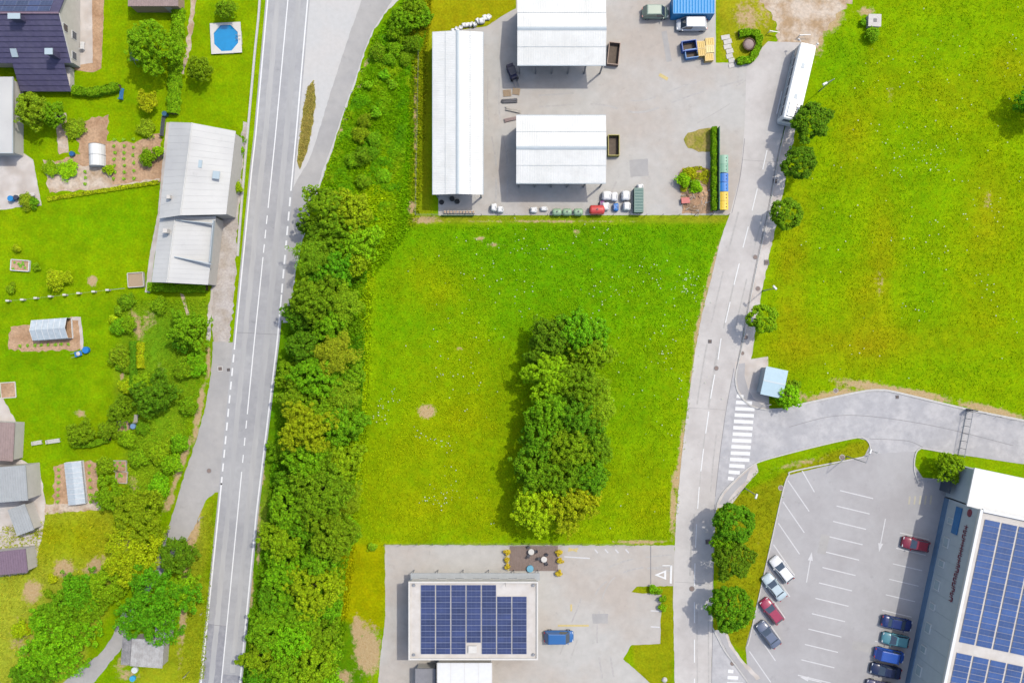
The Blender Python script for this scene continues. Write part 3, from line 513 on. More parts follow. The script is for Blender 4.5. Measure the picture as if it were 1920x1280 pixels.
# ------------------------------------------------------------------ buildings
def gable(name, label, px0, py0, px1, py1, he, hr, axis_, rz=0, cat='building', wall='wall_panel', roof='roof_white', cap='roof_cap', sheet_w=1.02, clear=(), wallh=True, over=0.35, doors=()):
    """px box of the roof edge as seen at eave height; axis_ 'x' or 'y' is the ridge direction"""
    a = P(px0, py1, he); b = P(px1, py0, he); cx, cy = (a.x + b.x) / 2, (a.y + b.y) / 2; wx, wy = b.x - a.x, b.y - a.y
    L, W = (wx, wy) if axis_ == 'x' else (wy, wx)
    t = thing(name, label, cat, (cx, cy, 0), rz + (0 if axis_ == 'x' else math.pi / 2))
    iw, il = W / 2 - over, L / 2 - over
    if wallh:
        mb = MB(); pr = [(-iw, 0), (iw, 0), (iw, he - .12), (0, hr - .14), (-iw, he - .12)]
        vs = [(-il, y, z) for y, z in pr] + [(il, y, z) for y, z in pr]
        mb.add(vs, [(0, 1, 2, 3, 4)[::-1] if 0 else (4, 3, 2, 1, 0), (5, 6, 7, 8, 9), (0, 1, 6, 5), (1, 2, 7, 6), (2, 3, 8, 7), (3, 4, 9, 8), (4, 0, 5, 9)])
        wl = obj('wall', mb, MT[wall], t)
        for (x, sgn, dw, dh) in doors:
            d = obj('door', MB().box((x, sgn * (iw + .03), dh / 2), (dw, .06, dh)), MT['darksteel'], wl)
    else:
        for i in range(6):
            for sg in (-1, 1): obj('post', MB().box((-il + 2 * il * i / 5, sg * iw, (he - .15) / 2), (.2, .2, he - .15)), MT['steel'], t)
        obj('back_wall', MB().box((0, iw - .15, he / 2 - .1), (L - .8, .08, he - .3)), MT[wall], t)
    rf = obj('roof', MB().box((0, 0, hr - .16), (L - .1, .3, .12)), MT[roof], t)      # ridge beam carries the sheets
    n = max(1, round(L / sheet_w)); sw = L / n; slope = math.atan2(hr - he, W / 2); sl = math.hypot(W / 2, hr - he)
    # one sheet: ribbed trapezoid profile
    prof = []; k = 4; pitch = sw / k
    for i in range(k): x = -sw / 2 + i * pitch; prof += [(x + .0 * pitch, 0), (x + .55 * pitch, 0), (x + .66 * pitch, .014), (x + .88 * pitch, .014)]
    prof += [(sw / 2 - .004, 0)]
    mbs = MB(); m = len(prof)
    for sg in (-1, 1):
        mbs = MB(); vs = []
        for yy in (0.02, 1.0): vs += [(x, sg * yy * W / 2, -(yy * (hr - he)) + z) for x, z in prof]
        vs += [(-sw / 2, sg * .02 * W / 2, -.03), (sw / 2 - .004, sg * .02 * W / 2, -.03), (-sw / 2, sg * W / 2, -(hr - he) - .03), (sw / 2 - .004, sg * W / 2, -(hr - he) - .03)]
        fs = [(i, i + 1, m + i + 1, m + i)[::(1 if sg < 0 else -1)] for i in range(m - 1)] + [(2 * m, 2 * m + 1, 2 * m + 3, 2 * m + 2)[::(-1 if sg < 0 else 1)]]
        mbs.add(vs, fs); me1 = mbs.mesh('roof_sheet', MT[roof]); me2 = mbs.mesh('clear_sheet', MT['roof_clear'])
        for i in range(n):
            o = put('skylight_sheet' if i in clear else 'roof_sheet', me2 if i in clear else me1, rf, (-L / 2 + sw * (i + .5), 0, hr + rng.uniform(-.008, .012)))
    cp = MB()
    for sg in (-1, 1): cp.add([(-L / 2, 0, hr + .10), (L / 2, 0, hr + .10), (L / 2, sg * .26, hr + .045 - .26 * math.tan(slope)), (-L / 2, sg * .26, hr + .045 - .26 * math.tan(slope))], [(0, 1, 2, 3)[::(1 if sg < 0 else -1)]])
    obj('ridge_cap', cp, MT[cap], rf)
    for sg in (-1, 1):                                                                  # gutters and a second row of fixings
        obj('gutter', MB().box((0, sg * (W / 2 + .06), he - .06), (L, .12, .12)), MT[cap], rf)
    for f in (.5,):
        for sg in (-1, 1): obj('fixing_rail', MB().box((0, sg * W / 2 * f, hr - (hr - he) * f + .052), (L, .05, .016)), MT[cap], rf)
    return t
gable('storage_shed', 'long narrow white ribbed metal roof storage shed beside the fenced grass verge', 812, 60, 905, 365, 4.3, 4.9, 'y', wallh=False, clear=(), wall='wall_panel')
gable('warehouse', 'open-sided white metal roof warehouse cut by the top edge of the photo', 970, -6, 1136, 122, 5.0, 5.9, 'x', wallh=False)
gable('warehouse', 'open-sided white metal roof warehouse in the middle of the upper yard', 968, 217, 1136, 343, 5.0, 5.9, 'x', wallh=False)

def pv_mesh(w, d, m):
    mb = MB(); mb.box((0, 0, .02), (w, d, .04), mi=0)
    nx_, ny_ = 3, 2; gw, gd = (w - .06) / nx_, (d - .06) / ny_
    for i in range(nx_):
        for j in range(ny_):
            x0, y0 = -w / 2 + .03 + i * gw + .012, -d / 2 + .03 + j * gd + .012
            mb.add([(x0, y0, .0435), (x0 + gw - .024, y0, .0435), (x0 + gw - .024, y0 + gd - .024, .0435), (x0, y0 + gd - .024, .0435)], [(0, 1, 2, 3)], 1)
    return mb.mesh('solar_panel', [MT['pvframe'], m])
# flat-roofed office with a panel field, lower yard
a = P(766, 1236, 5.2); b = P(1009, 1089, 5.2); cx, cy = (a.x + b.x) / 2, (a.y + b.y) / 2; L, W = b.x - a.x, b.y - a.y
t = thing('office_building', 'flat-roofed cream office with blue solar panels in the lower yard', 'building', (cx, cy, 0))
wl = obj('wall', MB().box((0, 0, 2.45), (L - .5, W - .5, 4.9)), MT['plaster'], t)
for i in range(7): 
    f = obj('window', MB().box((-L / 2 + 2 + i * 2.6, W / 2 - .24, 2.6), (1.5, .06, 1.3)), MT['offwhite'], t); obj('pane', MB().box((-L / 2 + 2 + i * 2.6, W / 2 - .2, 2.6), (1.3, .04, 1.1)), MT['glass'], f)
rf = obj('roof', MB().box((0, 0, 5.0), (L, W, .3)), MT['membrane'], t)
mb = MB()
for (x, y, dx, dy) in ((0, W / 2 - .12, L, .24), (0, -W / 2 + .12, L, .24), (-L / 2 + .12, 0, .24, W - .48), (L / 2 - .12, 0, .24, W - .48)): mb.box((x, y, 5.27), (dx, dy, .24))
obj('parapet', mb, MT['offwhite'], rf)
k5 = S * (CAM_H - 5.3) / CAM_H; pvm = pv_mesh(26.6 * k5, 10.6 * k5, MT['pv'])
for c in range(7):
    for r in range(12):
        if c >= 5 and r < 2: continue
        if c == 3 and r >= 10: continue
        if c == 1 and r == 11 and False: continue
        p = P(802.5 + c * 28.6, 1101.5 + r * 10.8, 5.3); o = put('solar_panel', pvm, rf, (p.x - cx, p.y - cy, 5.25)); o.rotation_euler = (R(3), 0, 0)
for (x, y) in ((776, 1096), (1000, 1096), (776, 1226), (1000, 1226)): p = P(x, y, 5.2); obj('roof_vent', MB().lathe([(.16, 5.14), (.16, 5.34), (.24, 5.36), (.2, 5.44)], 10), MT['steel'], rf, (p.x - cx, p.y - cy, 0))
p = P(886, 1216, 5.2); obj('roof_hatch', MB().box((p.x - cx, p.y - cy, 5.3), (1.2, 1.0, .3)), MT['offwhite'], rf)
p = P(948, 1092, 5.2); obj('antenna', MB().tube((p.x - cx, p.y - cy, 5.1), (p.x - cx, p.y - cy, 7.2), .04, .02), MT['steel'], rf)
# wrap-around canopy strip on two sides
t = thing('entrance_canopy', 'low grey canopy strip along the upper side of the solar-panel office', 'canopy', (0, 0, 0))
a = P(770, 1090, 3); b = P(1012, 1074, 3); obj('roof', MB().box(((a.x + b.x) / 2, (a.y + b.y) / 2 + .1, 3.0), (b.x - a.x, 1.1, .14)), MT['roof_slate'], t)
for i in range(6): obj('post', MB().tube((a.x + (b.x - a.x) * i / 5 + (.2 if i == 0 else -.2 if i == 5 else 0), a.y + .95, 0), (a.x + (b.x - a.x) * i / 5 + (.2 if i == 0 else -.2 if i == 5 else 0), a.y + .95, 2.93), .06), MT['steel'], t)
a = P(820, 1400, 4.4); b = P(922, 1242, 4.4)
t = thing('annex_hall', 'plain white flat roof annex below the solar-panel office', 'building', ((a.x + b.x) / 2, (a.y + b.y) / 2, 0))
obj('wall', MB().box((0, 0, 2.1), (b.x - a.x - .3, b.y - a.y - .3, 4.2)), MT['plaster'], t); rf = obj('roof', MB().box((0, 0, 4.3), (b.x - a.x, b.y - a.y, .22)), MT['white'], t)
for i in range(5): obj('roof_seam', MB().box((-4 + 2 * i, 0, 4.42), (.05, b.y - a.y, .03)), MT['offwhite'], rf)
t = thing('lean_to', 'grey lean-to roof between the solar-panel office and the white annex', 'building', (*P(801, 1300)[:2], 0))
obj('wall', MB().box((0, 0, 1.2), (2.6, 9.2, 2.4)), MT['plaster'], t); obj('roof', MB().box((0, 0, 2.55), (3.0, 9.6, .16)), MT['tar_roof'], t)
# paved terrace with parasols
t = thing('terrace_deck', 'brown timber terrace deck above the solar-panel office', 'deck', (*P(1001, 1046)[:2], 0))
nb = 18
for i in range(nb): obj('deck_board', MB().box((-3.6 + 7.2 * (i + .5) / nb, 0, .08), (7.2 / nb - .015, 3.7, .1)), MT['deck'], t)
# ---- big hall on the right: local x runs away from the street front, local y runs up the picture
MT['base_shade_strip'] = mat('base_shade_blue', C(120, 150, 182), .7, ns=1, na=.08)  # darker blue puts the shaded wall's gradient into the colour
C0 = P(1772, 932); hz = -R(12.0); HB = 9.5
t = thing('supermarket_hall', 'large grey hall with rows of blue roof panels beside the car park', 'building', (C0.x, C0.y, 0), hz)
BW, BL = 30.0, 40.0
obj('wall', MB().box((BW / 2, -BL / 2, HB / 2 - .1), (BW, BL, HB - .2)), MT['wall_panel'], t)
for i in range(16): obj('wall_joint', MB().box((-.012, -1.2 - 2.5 * i, HB / 2), (.024, .05, HB - .3)), MT['roof_cap'], t)
rf = obj('roof', MB().box((BW / 2, -BL / 2, HB - .12), (BW + .2, BL + .2, .16)), MT['membrane'], t)
mb = MB()
for (x, y, dx, dy) in ((.1, -BL / 2, .4, BL + .3), (BW / 2, .05, BW - .5, .4)): mb.box((x, y, HB + .16), (dx, dy, .4))
obj('parapet', mb, MT['white'], rf)
pvr = pv_mesh(2.12, .79, MT['pv2'])
for blk, (y0, rows) in enumerate(((-1.1, 21), (-20.0, 14))):
    for c in range(5):
        for r in range(rows):
            o = put('solar_panel', pvr, rf, (2.05 + c * 2.42, y0 - .4 - r * .83, HB + .02)); o.rotation_euler = (R(2), 0, 0)
for i, yy in enumerate((-3.0, -6.2, -9.4, -12.6, -15.8, -19.0, -22.2, -25.4)):
    f = obj('window', MB().box((-.05, yy, 2.9), (.1, 1.5 if i % 2 else 1.0, 1.5)), MT['white'], t); obj('pane', MB().box((-.09, yy, 2.9), (.06, 1.25 if i % 2 else .78, 1.25)), MT['glass_pale'], f)
sg = obj('facade_lettering', MB().box((-.03, -8.2, 7.2), (.04, 11.2, .06)), MT['red'], t)
y = -2.9
while y > -13.6:                                # raised red characters, too small in the picture to be read
    wd = rng.choice((.32, .42, .5)); obj('raised_letter', MB().box((-.08, y, 7.2), (.1, .08, .85)).box((-.08, y - wd * .5, 7.2 + rng.choice((-.38, 0, .38))), (.1, wd, .1)).box((-.08, y - wd, 7.2), (.1, .08, rng.choice((.85, .5)))), MT['red'], t); y -= wd + .28
obj('round_sign', MB().tube((-.1, -.9, 7.3), (0, -.9, 7.3), .55, n=20), MT['red'], t)
obj('blue_banner', MB().box((-.12, -2.6, 4.6), (.16, 3.9, 1.5)), MT['wall_blue'], t)
obj('base_shade_strip', MB().box((-.06, -BL / 2, .6), (.12, BL - .1, 1.2)), MT['base_shade_strip'], t)  # strip painted as the bluer shade along the foot of the facade
fr = MB().box((BW / 2 - .8, 2.75, 7.35), (BW - .1, 5.5, .3)); obj('front_roof', fr, MT['white'], t)
obj('front_wall', MB().box((BW / 2 - .5, 2.7, 3.6), (BW - .9, 5.0, 7.2)), MT['wall_panel'], t)
obj('entrance_door', MB().box((-1.06, 2.2, 1.5), (.12, 2.6, 3.0)), MT['glass'], t)
# stack of pallets at the hall corner
t = thing('pallet_stack', 'brown timber pallets stacked against the corner of the large hall', 'pallets', (*P(1797, 906)[:2], 0), hz)
for i in range(6):
    for j in range(2): obj('pallet', MB().box((-.15, 1.2 - 1.3 * j - .05 * i, .08 + .15 * i), (.8 + .02 * (i % 2), 1.15, .13)), MT['timber'], t)
# ---- dark-roofed house, top left: ridge along x
hr_, he_ = 6.8, 3.4
pr = P(110, 25, hr_); xe = pr.x; ye = P(0, 118, he_).y; yw = P(0, 169, 1.9).y; yr = pr.y; slope = (hr_ - he_) / (yr - ye)
t = thing('dark_roof_house', 'white house with dark slate-blue tiled roof in the top left corner', 'house', (xe, yr, 0))
Lh = 24.0; d1 = yr - ye; he2 = hr_ - slope * (yr - yw); x1 = P(26, 118, 3.0).x - xe; x2 = P(128, 160, 2.2).x - xe
mb = MB(); pf = [(-d1 + .4, 0), (-d1 + .4, he_ + .05), (0, hr_ - .25), (d1 - .4, he_ + .05), (d1 - .4, 0)]; n = 5
mb.add([(-Lh, y, z) for y, z in pf] + [(-.35, y, z) for y, z in pf], [(0, 1, 2, 3, 4), (9, 8, 7, 6, 5), (0, 5, 6, 1), (1, 6, 7, 2), (2, 7, 8, 3), (3, 8, 9, 4)])
wl = obj('wall', mb, MT['plaster'], t)
obj('wing_wall', MB().box(((x1 + x2) / 2, -d1 - (yr - yw - d1) / 2 + .2, (he2 - .2) / 2), (x2 - x1 - .5, yr - yw - d1 - .2, he2 - .2)), MT['plaster'], t)
rf = obj('roof', MB().box((-Lh / 2, 0, hr_ - .2), (Lh - .6, .3, .2)), MT['roof_dark'], t)
tw = .62
def tile_course(y0, y1, xa, xb):            # overlapping tile courses, each a separate long strip stepped up on the one below
    n = max(1, int((y0 - y1) / tw)); 
    for i in range(n):
        ya, yb = y0 - (y0 - y1) * i / n, y0 - (y0 - y1) * (i + 1) / n
        za, zb = hr_ + slope * ya, hr_ + slope * yb
        k = int((xb - xa) / .6); mb = MB(); vs = []; 
        for j in range(k + 1):
            x = xa + (xb - xa) * j / k; w_ = .035 if j % 2 else 0
            vs += [(x, ya + .02, za - .01), (x, yb - .05, zb + .05 + w_), (x, yb - .05, zb - .03)]
        fs = []
        for j in range(k): o = 3 * j; fs += [(o, o + 1, o + 4, o + 3), (o + 1, o + 2, o + 5, o + 4)]
        mb.add(vs, fs); obj('tile_course', mb, MT['roof_dark'], rf)
tile_course(-.1, -d1, -Lh, 0); tile_course(-d1, -(yr - yw), x1, x2)
mb = MB(); mb.add([(-Lh, 0, hr_ + .05), (0, 0, hr_ + .05), (0, d1, hr_ - slope * d1), (-Lh, d1, hr_ - slope * d1)], [(0, 1, 2, 3)]); mb.add([(-Lh, 0, hr_ - .1), (0, 0, hr_ - .1), (0, d1, hr_ - slope * d1 - .15), (-Lh, d1, hr_ - slope * d1 - .15)], [(3, 2, 1, 0)])
obj('rear_slope', mb, MT['roof_dark'], rf)
obj('ridge_tiles', MB().tube((-Lh, 0, hr_ + .02), (.05, 0, hr_ + .02), .17, n=10), MT['roof_purple'], rf)
obj('verge_board', MB().add([(.02, 0, hr_ + .06), (.02, -d1, he_ + .05), (.02, -d1, he_ - .25), (.02, 0, hr_ - .25), (.1, 0, hr_ + .06), (.1, -d1, he_ + .05), (.1, -d1, he_ - .25), (.1, 0, hr_ - .25)], [(0, 3, 2, 1), (4, 5, 6, 7), (0, 1, 5, 4), (3, 7, 6, 2)]), MT['offwhite'], rf)
pvh = pv_mesh(1.66, 1.0, MT['pv'])
for i in range(11):
    for j in range(2):
        o = put('solar_panel', pvh, rf, (-2.2 - 1.72 * i, .75 + 1.05 * j, hr_ - slope * (.75 + 1.05 * j) + .1)); o.rotation_euler = (-math.atan(slope), 0, 0)
def chimney(px, py, h, w_, d_, top):
    p = P(px, py, h); lx, ly_ = p.x - xe, p.y - yr; zb = hr_ + slope * ly_
    c = obj('chimney', MB().box((lx, ly_, (zb - .6 + h) / 2), (w_, d_, h - zb + .6)), MT['roof_dark'], rf); obj('metal_cap', MB().box((lx, ly_, h + .1), (w_ + .25, d_ + .2, .12)), MT['glass_pale'], t)
chimney(27, 31, 7.8, 1.5, .6, 1); chimney(92, 97, 6.0, .9, .7, 1)
p = P(25, 98, 4.4); o = obj('skylight', MB().box((0, 0, .08), (.9, 1.2, .14)), MT['glass_pale'], rf, (p.x - xe, p.y - yr, hr_ + slope * (p.y - yr) + .04)); o.rotation_euler = (math.atan(slope), 0, 0)
for yy, zz in ((-1.2, 4.4), (-4.4, 1.9), (-1.4, 1.9)):
    f = obj('window', MB().box((-.33, yy, zz), (.08, 1.2, 1.3)), MT['white'], wl); obj('pane', MB().box((-.28, yy, zz), (.06, 1.0, 1.1)), MT['glass'], f)
# white flat-roof garage at the left edge
t = thing('flat_roof_garage', 'white flat-roof building at the left edge below the dark-roofed house', 'building', (*P(-28, 216, 3.2)[:2], 0))
obj('wall', MB().box((0, 0, 1.5), (7.6, 10.6, 3.0)), MT['plaster'], t); rf = obj('roof', MB().box((0, 0, 3.1), (8.2, 11.2, .2)), MT['roof_grey'], t)
obj('gravel_stop', MB().box((4.05, 0, 3.24), (.1, 11.2, .08)).box((0, -5.55, 3.24), (8.0, .1, .08)), MT['roof_cap'], rf)
# long white barn
def quad_block(t, pts, he, hr, ridge, wallm, roofm, slots=0):
    """pts: four roof corners TL TR BR BL in photo pixels at eave height; ridge: (fraction along top edge, along bottom edge)"""
    q = [P(x, y, he) for x, y in pts]; o = t.location; q = [v - Vector((o.x, o.y, 0)) for v in q]
    c = sum(q, Vector()) / 4; ins = [Vector((v.x + (c.x - v.x) * .05, v.y + (c.y - v.y) * .03, 0)) for v in q]
    mb = MB(); mb.prism([(v.x, v.y) for v in ins], 0, he - .05); wl = obj('wall', mb, MT[wallm], t)
    r0 = q[0].lerp(q[1], ridge[0]); r1 = q[3].lerp(q[2], ridge[1]); r0.z = r1.z = hr
    gb = MB(); gb.add([ins[0] + Vector((0, 0, he - .05)), ins[1] + Vector((0, 0, he - .05)), r0 - Vector((0, .1, .15))], [(0, 1, 2)]); gb.add([ins[3] + Vector((0, 0, he - .05)), ins[2] + Vector((0, 0, he - .05)), r1 - Vector((0, -.1, .15))], [(0, 1, 2)]); obj('gable_end', gb, MT[wallm], t)
    rf = obj('roof', MB().tube(r0 + Vector((0, 0, .02)), r1 + Vector((0, 0, .02)), .11, n=8), MT[roofm], t)
    n = 14
    for (e0, e1, sgn) in ((q[0], q[3], 1), (q[1], q[2], -1)):
        for i in range(n):
            a0, a1 = i / n, (i + 1) / n - .001; z = rng.uniform(0, .005); dz = Vector((0, 0, z)); th = Vector((0, 0, -.07))
            v = [r0.lerp(r1, a0) + dz, r0.lerp(r1, a1) + dz, e0.lerp(e1, a1) + dz, e0.lerp(e1, a0) + dz]
            fs = [(0, 1, 2, 3), (7, 6, 5, 4), (0, 4, 5, 1), (1, 5, 6, 2), (2, 6, 7, 3), (3, 7, 4, 0)]
            if sgn > 0: fs = [f[::-1] for f in fs]
            obj('roof_panel', MB().add(v + [x + th for x in v], fs), MT[roofm], rf)
    return wl, rf
t = thing('white_barn', 'long pale grey gabled barn between the lawn and the main road', 'building', (*P(355, 400)[:2], 0))
wl, rf = quad_block(t, [(318, 229), (442, 246), (424, 402), (298, 410)], 5.0, 6.6, (.40, .38), 'plaster', 'roof_grey')
t2 = thing('barn_extension', 'lower pale roof extension with sunken terrace at the barn\'s lower end', 'building', (*P(340, 470)[:2], 0))
wl2, rf2 = quad_block(t2, [(300, 409), (405, 405), (390, 534), (284, 529)], 4.0, 5.0, (.32, .32), 'plaster', 'roof_grey')
for (x, y) in ((372, 307), (405, 328)): p = P(x, y, 6.2) - Vector((t.location.x, t.location.y, 0)); obj('roof_window', MB().box((p.x, p.y, 6.12), (1.0, 1.1, .16), R(-6)), MT['glass_pale'], rf)
p = P(318, 370, 6) - Vector((t.location.x, t.location.y, 0)); obj('chimney', MB().box((p.x, p.y, 5.9), (.5, .5, 1.2)), MT['plaster'], rf)
p = P(314, 434, 5) - Vector((t2.location.x, t2.location.y, 0)); obj('chimney', MB().box((p.x, p.y, 5.1), (.6, .6, 1.6)), MT['plaster'], rf2)
mb = MB()
for (x, y, dx, dy, rz) in ((365, 416, 5.4, .12, -.1), (362, 488, 5.4, .12, -.2), (397, 452, .12, 6.0, -.09)): p = P(x, y, 5) - Vector((t2.location.x, t2.location.y, 0)); mb.box((p.x, p.y, 4.85), (dx, dy, .7), rz)
obj('dormer_edge', mb, MT['roof_cap'], rf2)
# smaller garden buildings
def flat_shed(name, label, px0, py0, px1, py1, h, roofm, wallm='timber', rz=0, cat='shed', ribs=0):
    a = P(px0, py1, h); b = P(px1, py0, h); W_, D_ = b.x - a.x, b.y - a.y
    t = thing(name, label, cat, ((a.x + b.x) / 2, (a.y + b.y) / 2, 0), rz)
    obj('wall', MB().box((0, 0, h / 2 - .1), (W_ - .3, D_ - .3, h - .2)), MT[wallm], t); rf = obj('roof', MB().box((0, 0, h - .05), (W_, D_, .12)), MT[roofm], t)
    n = max(3, int(W_ / .35))
    for i in range(n): obj('roof_rib', MB().box((-W_ / 2 + W_ * (i + .5) / n, 0, h + .03), (.08, D_ - .02, .05)), MT[roofm], rf)
    obj('door', MB().box((W_ / 4, -D_ / 2 + .13, 1.0), (.9, .05, 2.0)), MT['timber_grey'], t)
    return t
flat_shed('garden_shed', 'brown-roofed shed cut by the top edge between the two gardens', 240, -30, 334, 12, 2.8, 'roof_brown')
flat_shed('garage', 'purple-roofed garage at the left edge above the rough orchard grass', -60, 1034, 50, 1078, 3.0, 'roof_purple', 'plaster', R(6), 'garage')
flat_shed('side_house', 'pale grey-roofed house at the left edge beside the vegetable frames', -70, 876, 50, 942, 4.0, 'roof_slate', 'plaster', R(4), 'house')
flat_shed('carport', 'narrow slate-grey roof jutting down from the pale grey-roofed house', 22, 948, 56, 1000, 2.6, 'roof_slate', 'plaster', R(20), 'carport')
flat_shed('low_outbuilding', 'pinkish-grey low roof at the left edge beside the lower lawn', -70, 790, 26, 862, 2.8, 'roof_brown', 'plaster', R(-3))
t = flat_shed('plot_shed', 'corrugated pale grey shed beside the lane at the bottom left', 246, 1198, 306, 1250, 2.5, 'roof_shed', 'timber_grey', R(-4))
flat_shed('plot_lean_to', 'weathered dark grey roof on the left side of the corrugated plot shed', 228, 1195, 247, 1246, 2.2, 'roof_old', 'timber_grey', R(-4))
flat_shed('tool_shed', 'tiny corrugated tool shed half under the big dark green tree', 291, 1168, 317, 1202, 2.1, 'roof_shed', 'timber_grey', R(-3))
# glasshouses and a polytunnel
def greenhouse(name, label, px0, py0, px1, py1, he, hr, axis_, rz=0, m='glass_pale', nb=6):
    a = P(px0, py1, he); b = P(px1, py0, he); wx, wy = b.x - a.x, b.y - a.y; L, W = (wx, wy) if axis_ == 'x' else (wy, wx)
    t = thing(name, label, 'greenhouse', ((a.x + b.x) / 2, (a.y + b.y) / 2, 0), rz + (0 if axis_ == 'x' else math.pi / 2))
    obj('base_frame', MB().box((0, -W / 2, .15), (L, .08, .3)).box((0, W / 2, .15), (L, .08, .3)).box((-L / 2, 0, .15), (.08, W, .3)).box((L / 2, 0, .15), (.08, W, .3)), MT['white'], t)
    for i in range(nb + 1):
        x = -L / 2 + L * i / nb; obj('glazing_bar', MB().tube((x, -W / 2, 0), (x, -W / 2, he), .03, n=6).tube((x, -W / 2, he), (x, 0, hr), .03, n=6).tube((x, 0, hr), (x, W / 2, he), .03, n=6).tube((x, W / 2, he), (x, W / 2, 0), .03, n=6), MT['white'], t)
    for i in range(nb):
        x0, x1 = -L / 2 + L * i / nb + .03, -L / 2 + L * (i + 1) / nb - .03
        for sg in (-1, 1):
            v = [(x0, sg * W / 2, he), (x1, sg * W / 2, he), (x1, 0, hr), (x0, 0, hr)]; v2 = [(x, y, z - .02) for x, y, z in v]
            obj('roof_pane', MB().add(v + v2, [(0, 1, 2, 3), (7, 6, 5, 4), (0, 4, 5, 1), (1, 5, 6, 2), (2, 6, 7, 3), (3, 7, 4, 0)]), MT[m], t); obj('side_pane', MB().box(((x0 + x1) / 2, sg * W / 2, he / 2 + .15), (x1 - x0, .02, he - .32)), MT[m], t)
    return t
MT['cloche'] = mat('cloche', C(206, 216, 222), 0.2, ns=2, na=.12, spec=.6)
greenhouse('greenhouse', 'pale glass greenhouse on the brown bed of the lower left lawn', 60, 598, 126, 636, 1.6, 2.3, 'x', R(4), 'cloche')
greenhouse('cold_frame', 'narrow glass cold frame in the striped vegetable plot', 124, 866, 156, 945, .8, 1.1, 'y', R(6), 'cloche', 8)
t = thing('polytunnel', 'small white polytunnel in the middle of the brown vegetable garden', 'greenhouse', (*P(184, 293)[:2], 0), R(2)); mb = MB(); n = 10
vs = [(1.15 * math.cos(math.pi * i / n), yy, 1.6 * math.sin(math.pi * i / n)) for yy in (-1.6, 1.6) for i in range(n + 1)]
mb.add(vs, [(i, i + 1, n + 2 + i, n + 1 + i)[::-1] for i in range(n)] + [tuple(range(n + 1)), tuple(range(2 * n + 1, n, -1))]); obj('cover', mb, MT['roof_white'], t, smooth=False)
for yy in (-1.62, 0, 1.62):
    h_ = MB()
    for i in range(n): h_.tube((1.17 * math.cos(math.pi * i / n), yy, 1.62 * math.sin(math.pi * i / n)), (1.17 * math.cos(math.pi * (i + 1) / n), yy, 1.62 * math.sin(math.pi * (i + 1) / n)), .03, n=6)
    obj('hoop', h_, MT['steel'], t)
# bus shelter
a = [P(x, y, 2.7) for x, y in ((1438, 685), (1480, 694), (1464.5, 747), (1424.5, 741))]; cc = sum(a, Vector()) / 4; rz = math.atan2(a[1].y - a[0].y, a[1].x - a[0].x)
t = thing('bus_shelter', 'light blue roof bus shelter beside the zebra crossing', 'shelter', (cc.x, cc.y, 0), rz)
for sg in (-1, 1):
    rf = obj('roof', MB().box((0, sg * 1.05, 2.68), (3.3, 2.08, .1), rx=sg * -.03), mat('shelter_roof', C(188, 216, 230), .5, ns=2, na=.06) if sg < 0 else bpy.data.materials['shelter_roof'], t)
obj('roof_ridge', MB().box((0, 0, 2.75), (3.3, .16, .07)), MT['roof_clear'], t)
obj('wall', MB().box((-1.45, 0, 1.3), (.08, 3.7, 2.6)), MT['wall_panel'], t); obj('wall', MB().box((0, 1.85, 1.3), (2.9, .08, 2.6)), MT['wall_panel'], t); obj('wall', MB().box((1.45, 0, 1.3), (.08, 3.7, 2.6)), MT['wall_panel'], t)
obj('bench', MB().box((1.1, 0, .45), (.4, 3.0, .06)).box((1.1, -1.2, .21), (.3, .08, .42)).box((1.1, 1.2, .21), (.3, .08, .42)), MT['timber'], t)
# concrete chamber with a hatch in the field
t = thing('concrete_chamber', 'square white concrete chamber with a dark hatch in the upper right field', 'chamber', (*P(1635, 43)[:2], 0), R(-2))
obj('body', MB().box((0, 0, .45), (1.75, 1.75, .9), top=(.97, .97)), MT['concrete'], t); obj('slab', MB().box((0, 0, .96), (1.9, 1.85, .12)), MT['concrete'], t); obj('hatch', MB().box((.05, 0, 1.04), (.5, .5, .05)), MT['darksteel'], t)
# swimming pool
t = thing('swimming_pool', 'blue octagonal garden pool in a square white surround', 'pool', (*P(425, 73)[:2], 0), R(3))
oc = lambda r: [(r * math.cos(R(22.5 + 45 * i)) * 1.0, r * math.sin(R(22.5 + 45 * i)) * 1.08) for i in range(8)]
mb = MB(); o8 = oc(1.95); sq = []
for i in range(8):
    an = R(22.5 + 45 * i); m_ = 2.3 / max(abs(math.cos(an)), abs(math.sin(an))); sq.append((m_ * math.cos(an), m_ * math.sin(an)))
for i in range(8):
    j = (i + 1) % 8; mb.add([(*sq[i], .35), (*sq[j], .35), (*o8[j], .35), (*o8[i], .35), (*sq[i], 0), (*sq[j], 0), (*o8[j], .05), (*o8[i], .05)], [(0, 1, 2, 3), (0, 4, 5, 1), (2, 6, 7, 3)])
    if i % 2 == 0: an = R(45 + 45 * i); mb.add([(*sq[i], .35), (*sq[j], .35), (2.3 * math.copysign(1, math.cos(an)), 2.3 * math.copysign(1, math.sin(an)), .35)], [(0, 2, 1)])
obj('surround', mb, MT['offwhite'], t); obj('water', MB().flat(oc(1.96), .24), MT['water'], t); obj('basin', MB().prism(oc(2.0), .0, .06), MT['wall_blue'], t)
obj('ladder', MB().tube((1.6, -.3, .2), (1.6, -.3, .9), .03).tube((1.6, .2, .2), (1.6, .2, .9), .03).tube((1.6, -.3, .9), (2.2, -.3, .36), .03).tube((1.6, .2, .9), (2.2, .2, .36), .03), MT['steel'], t)
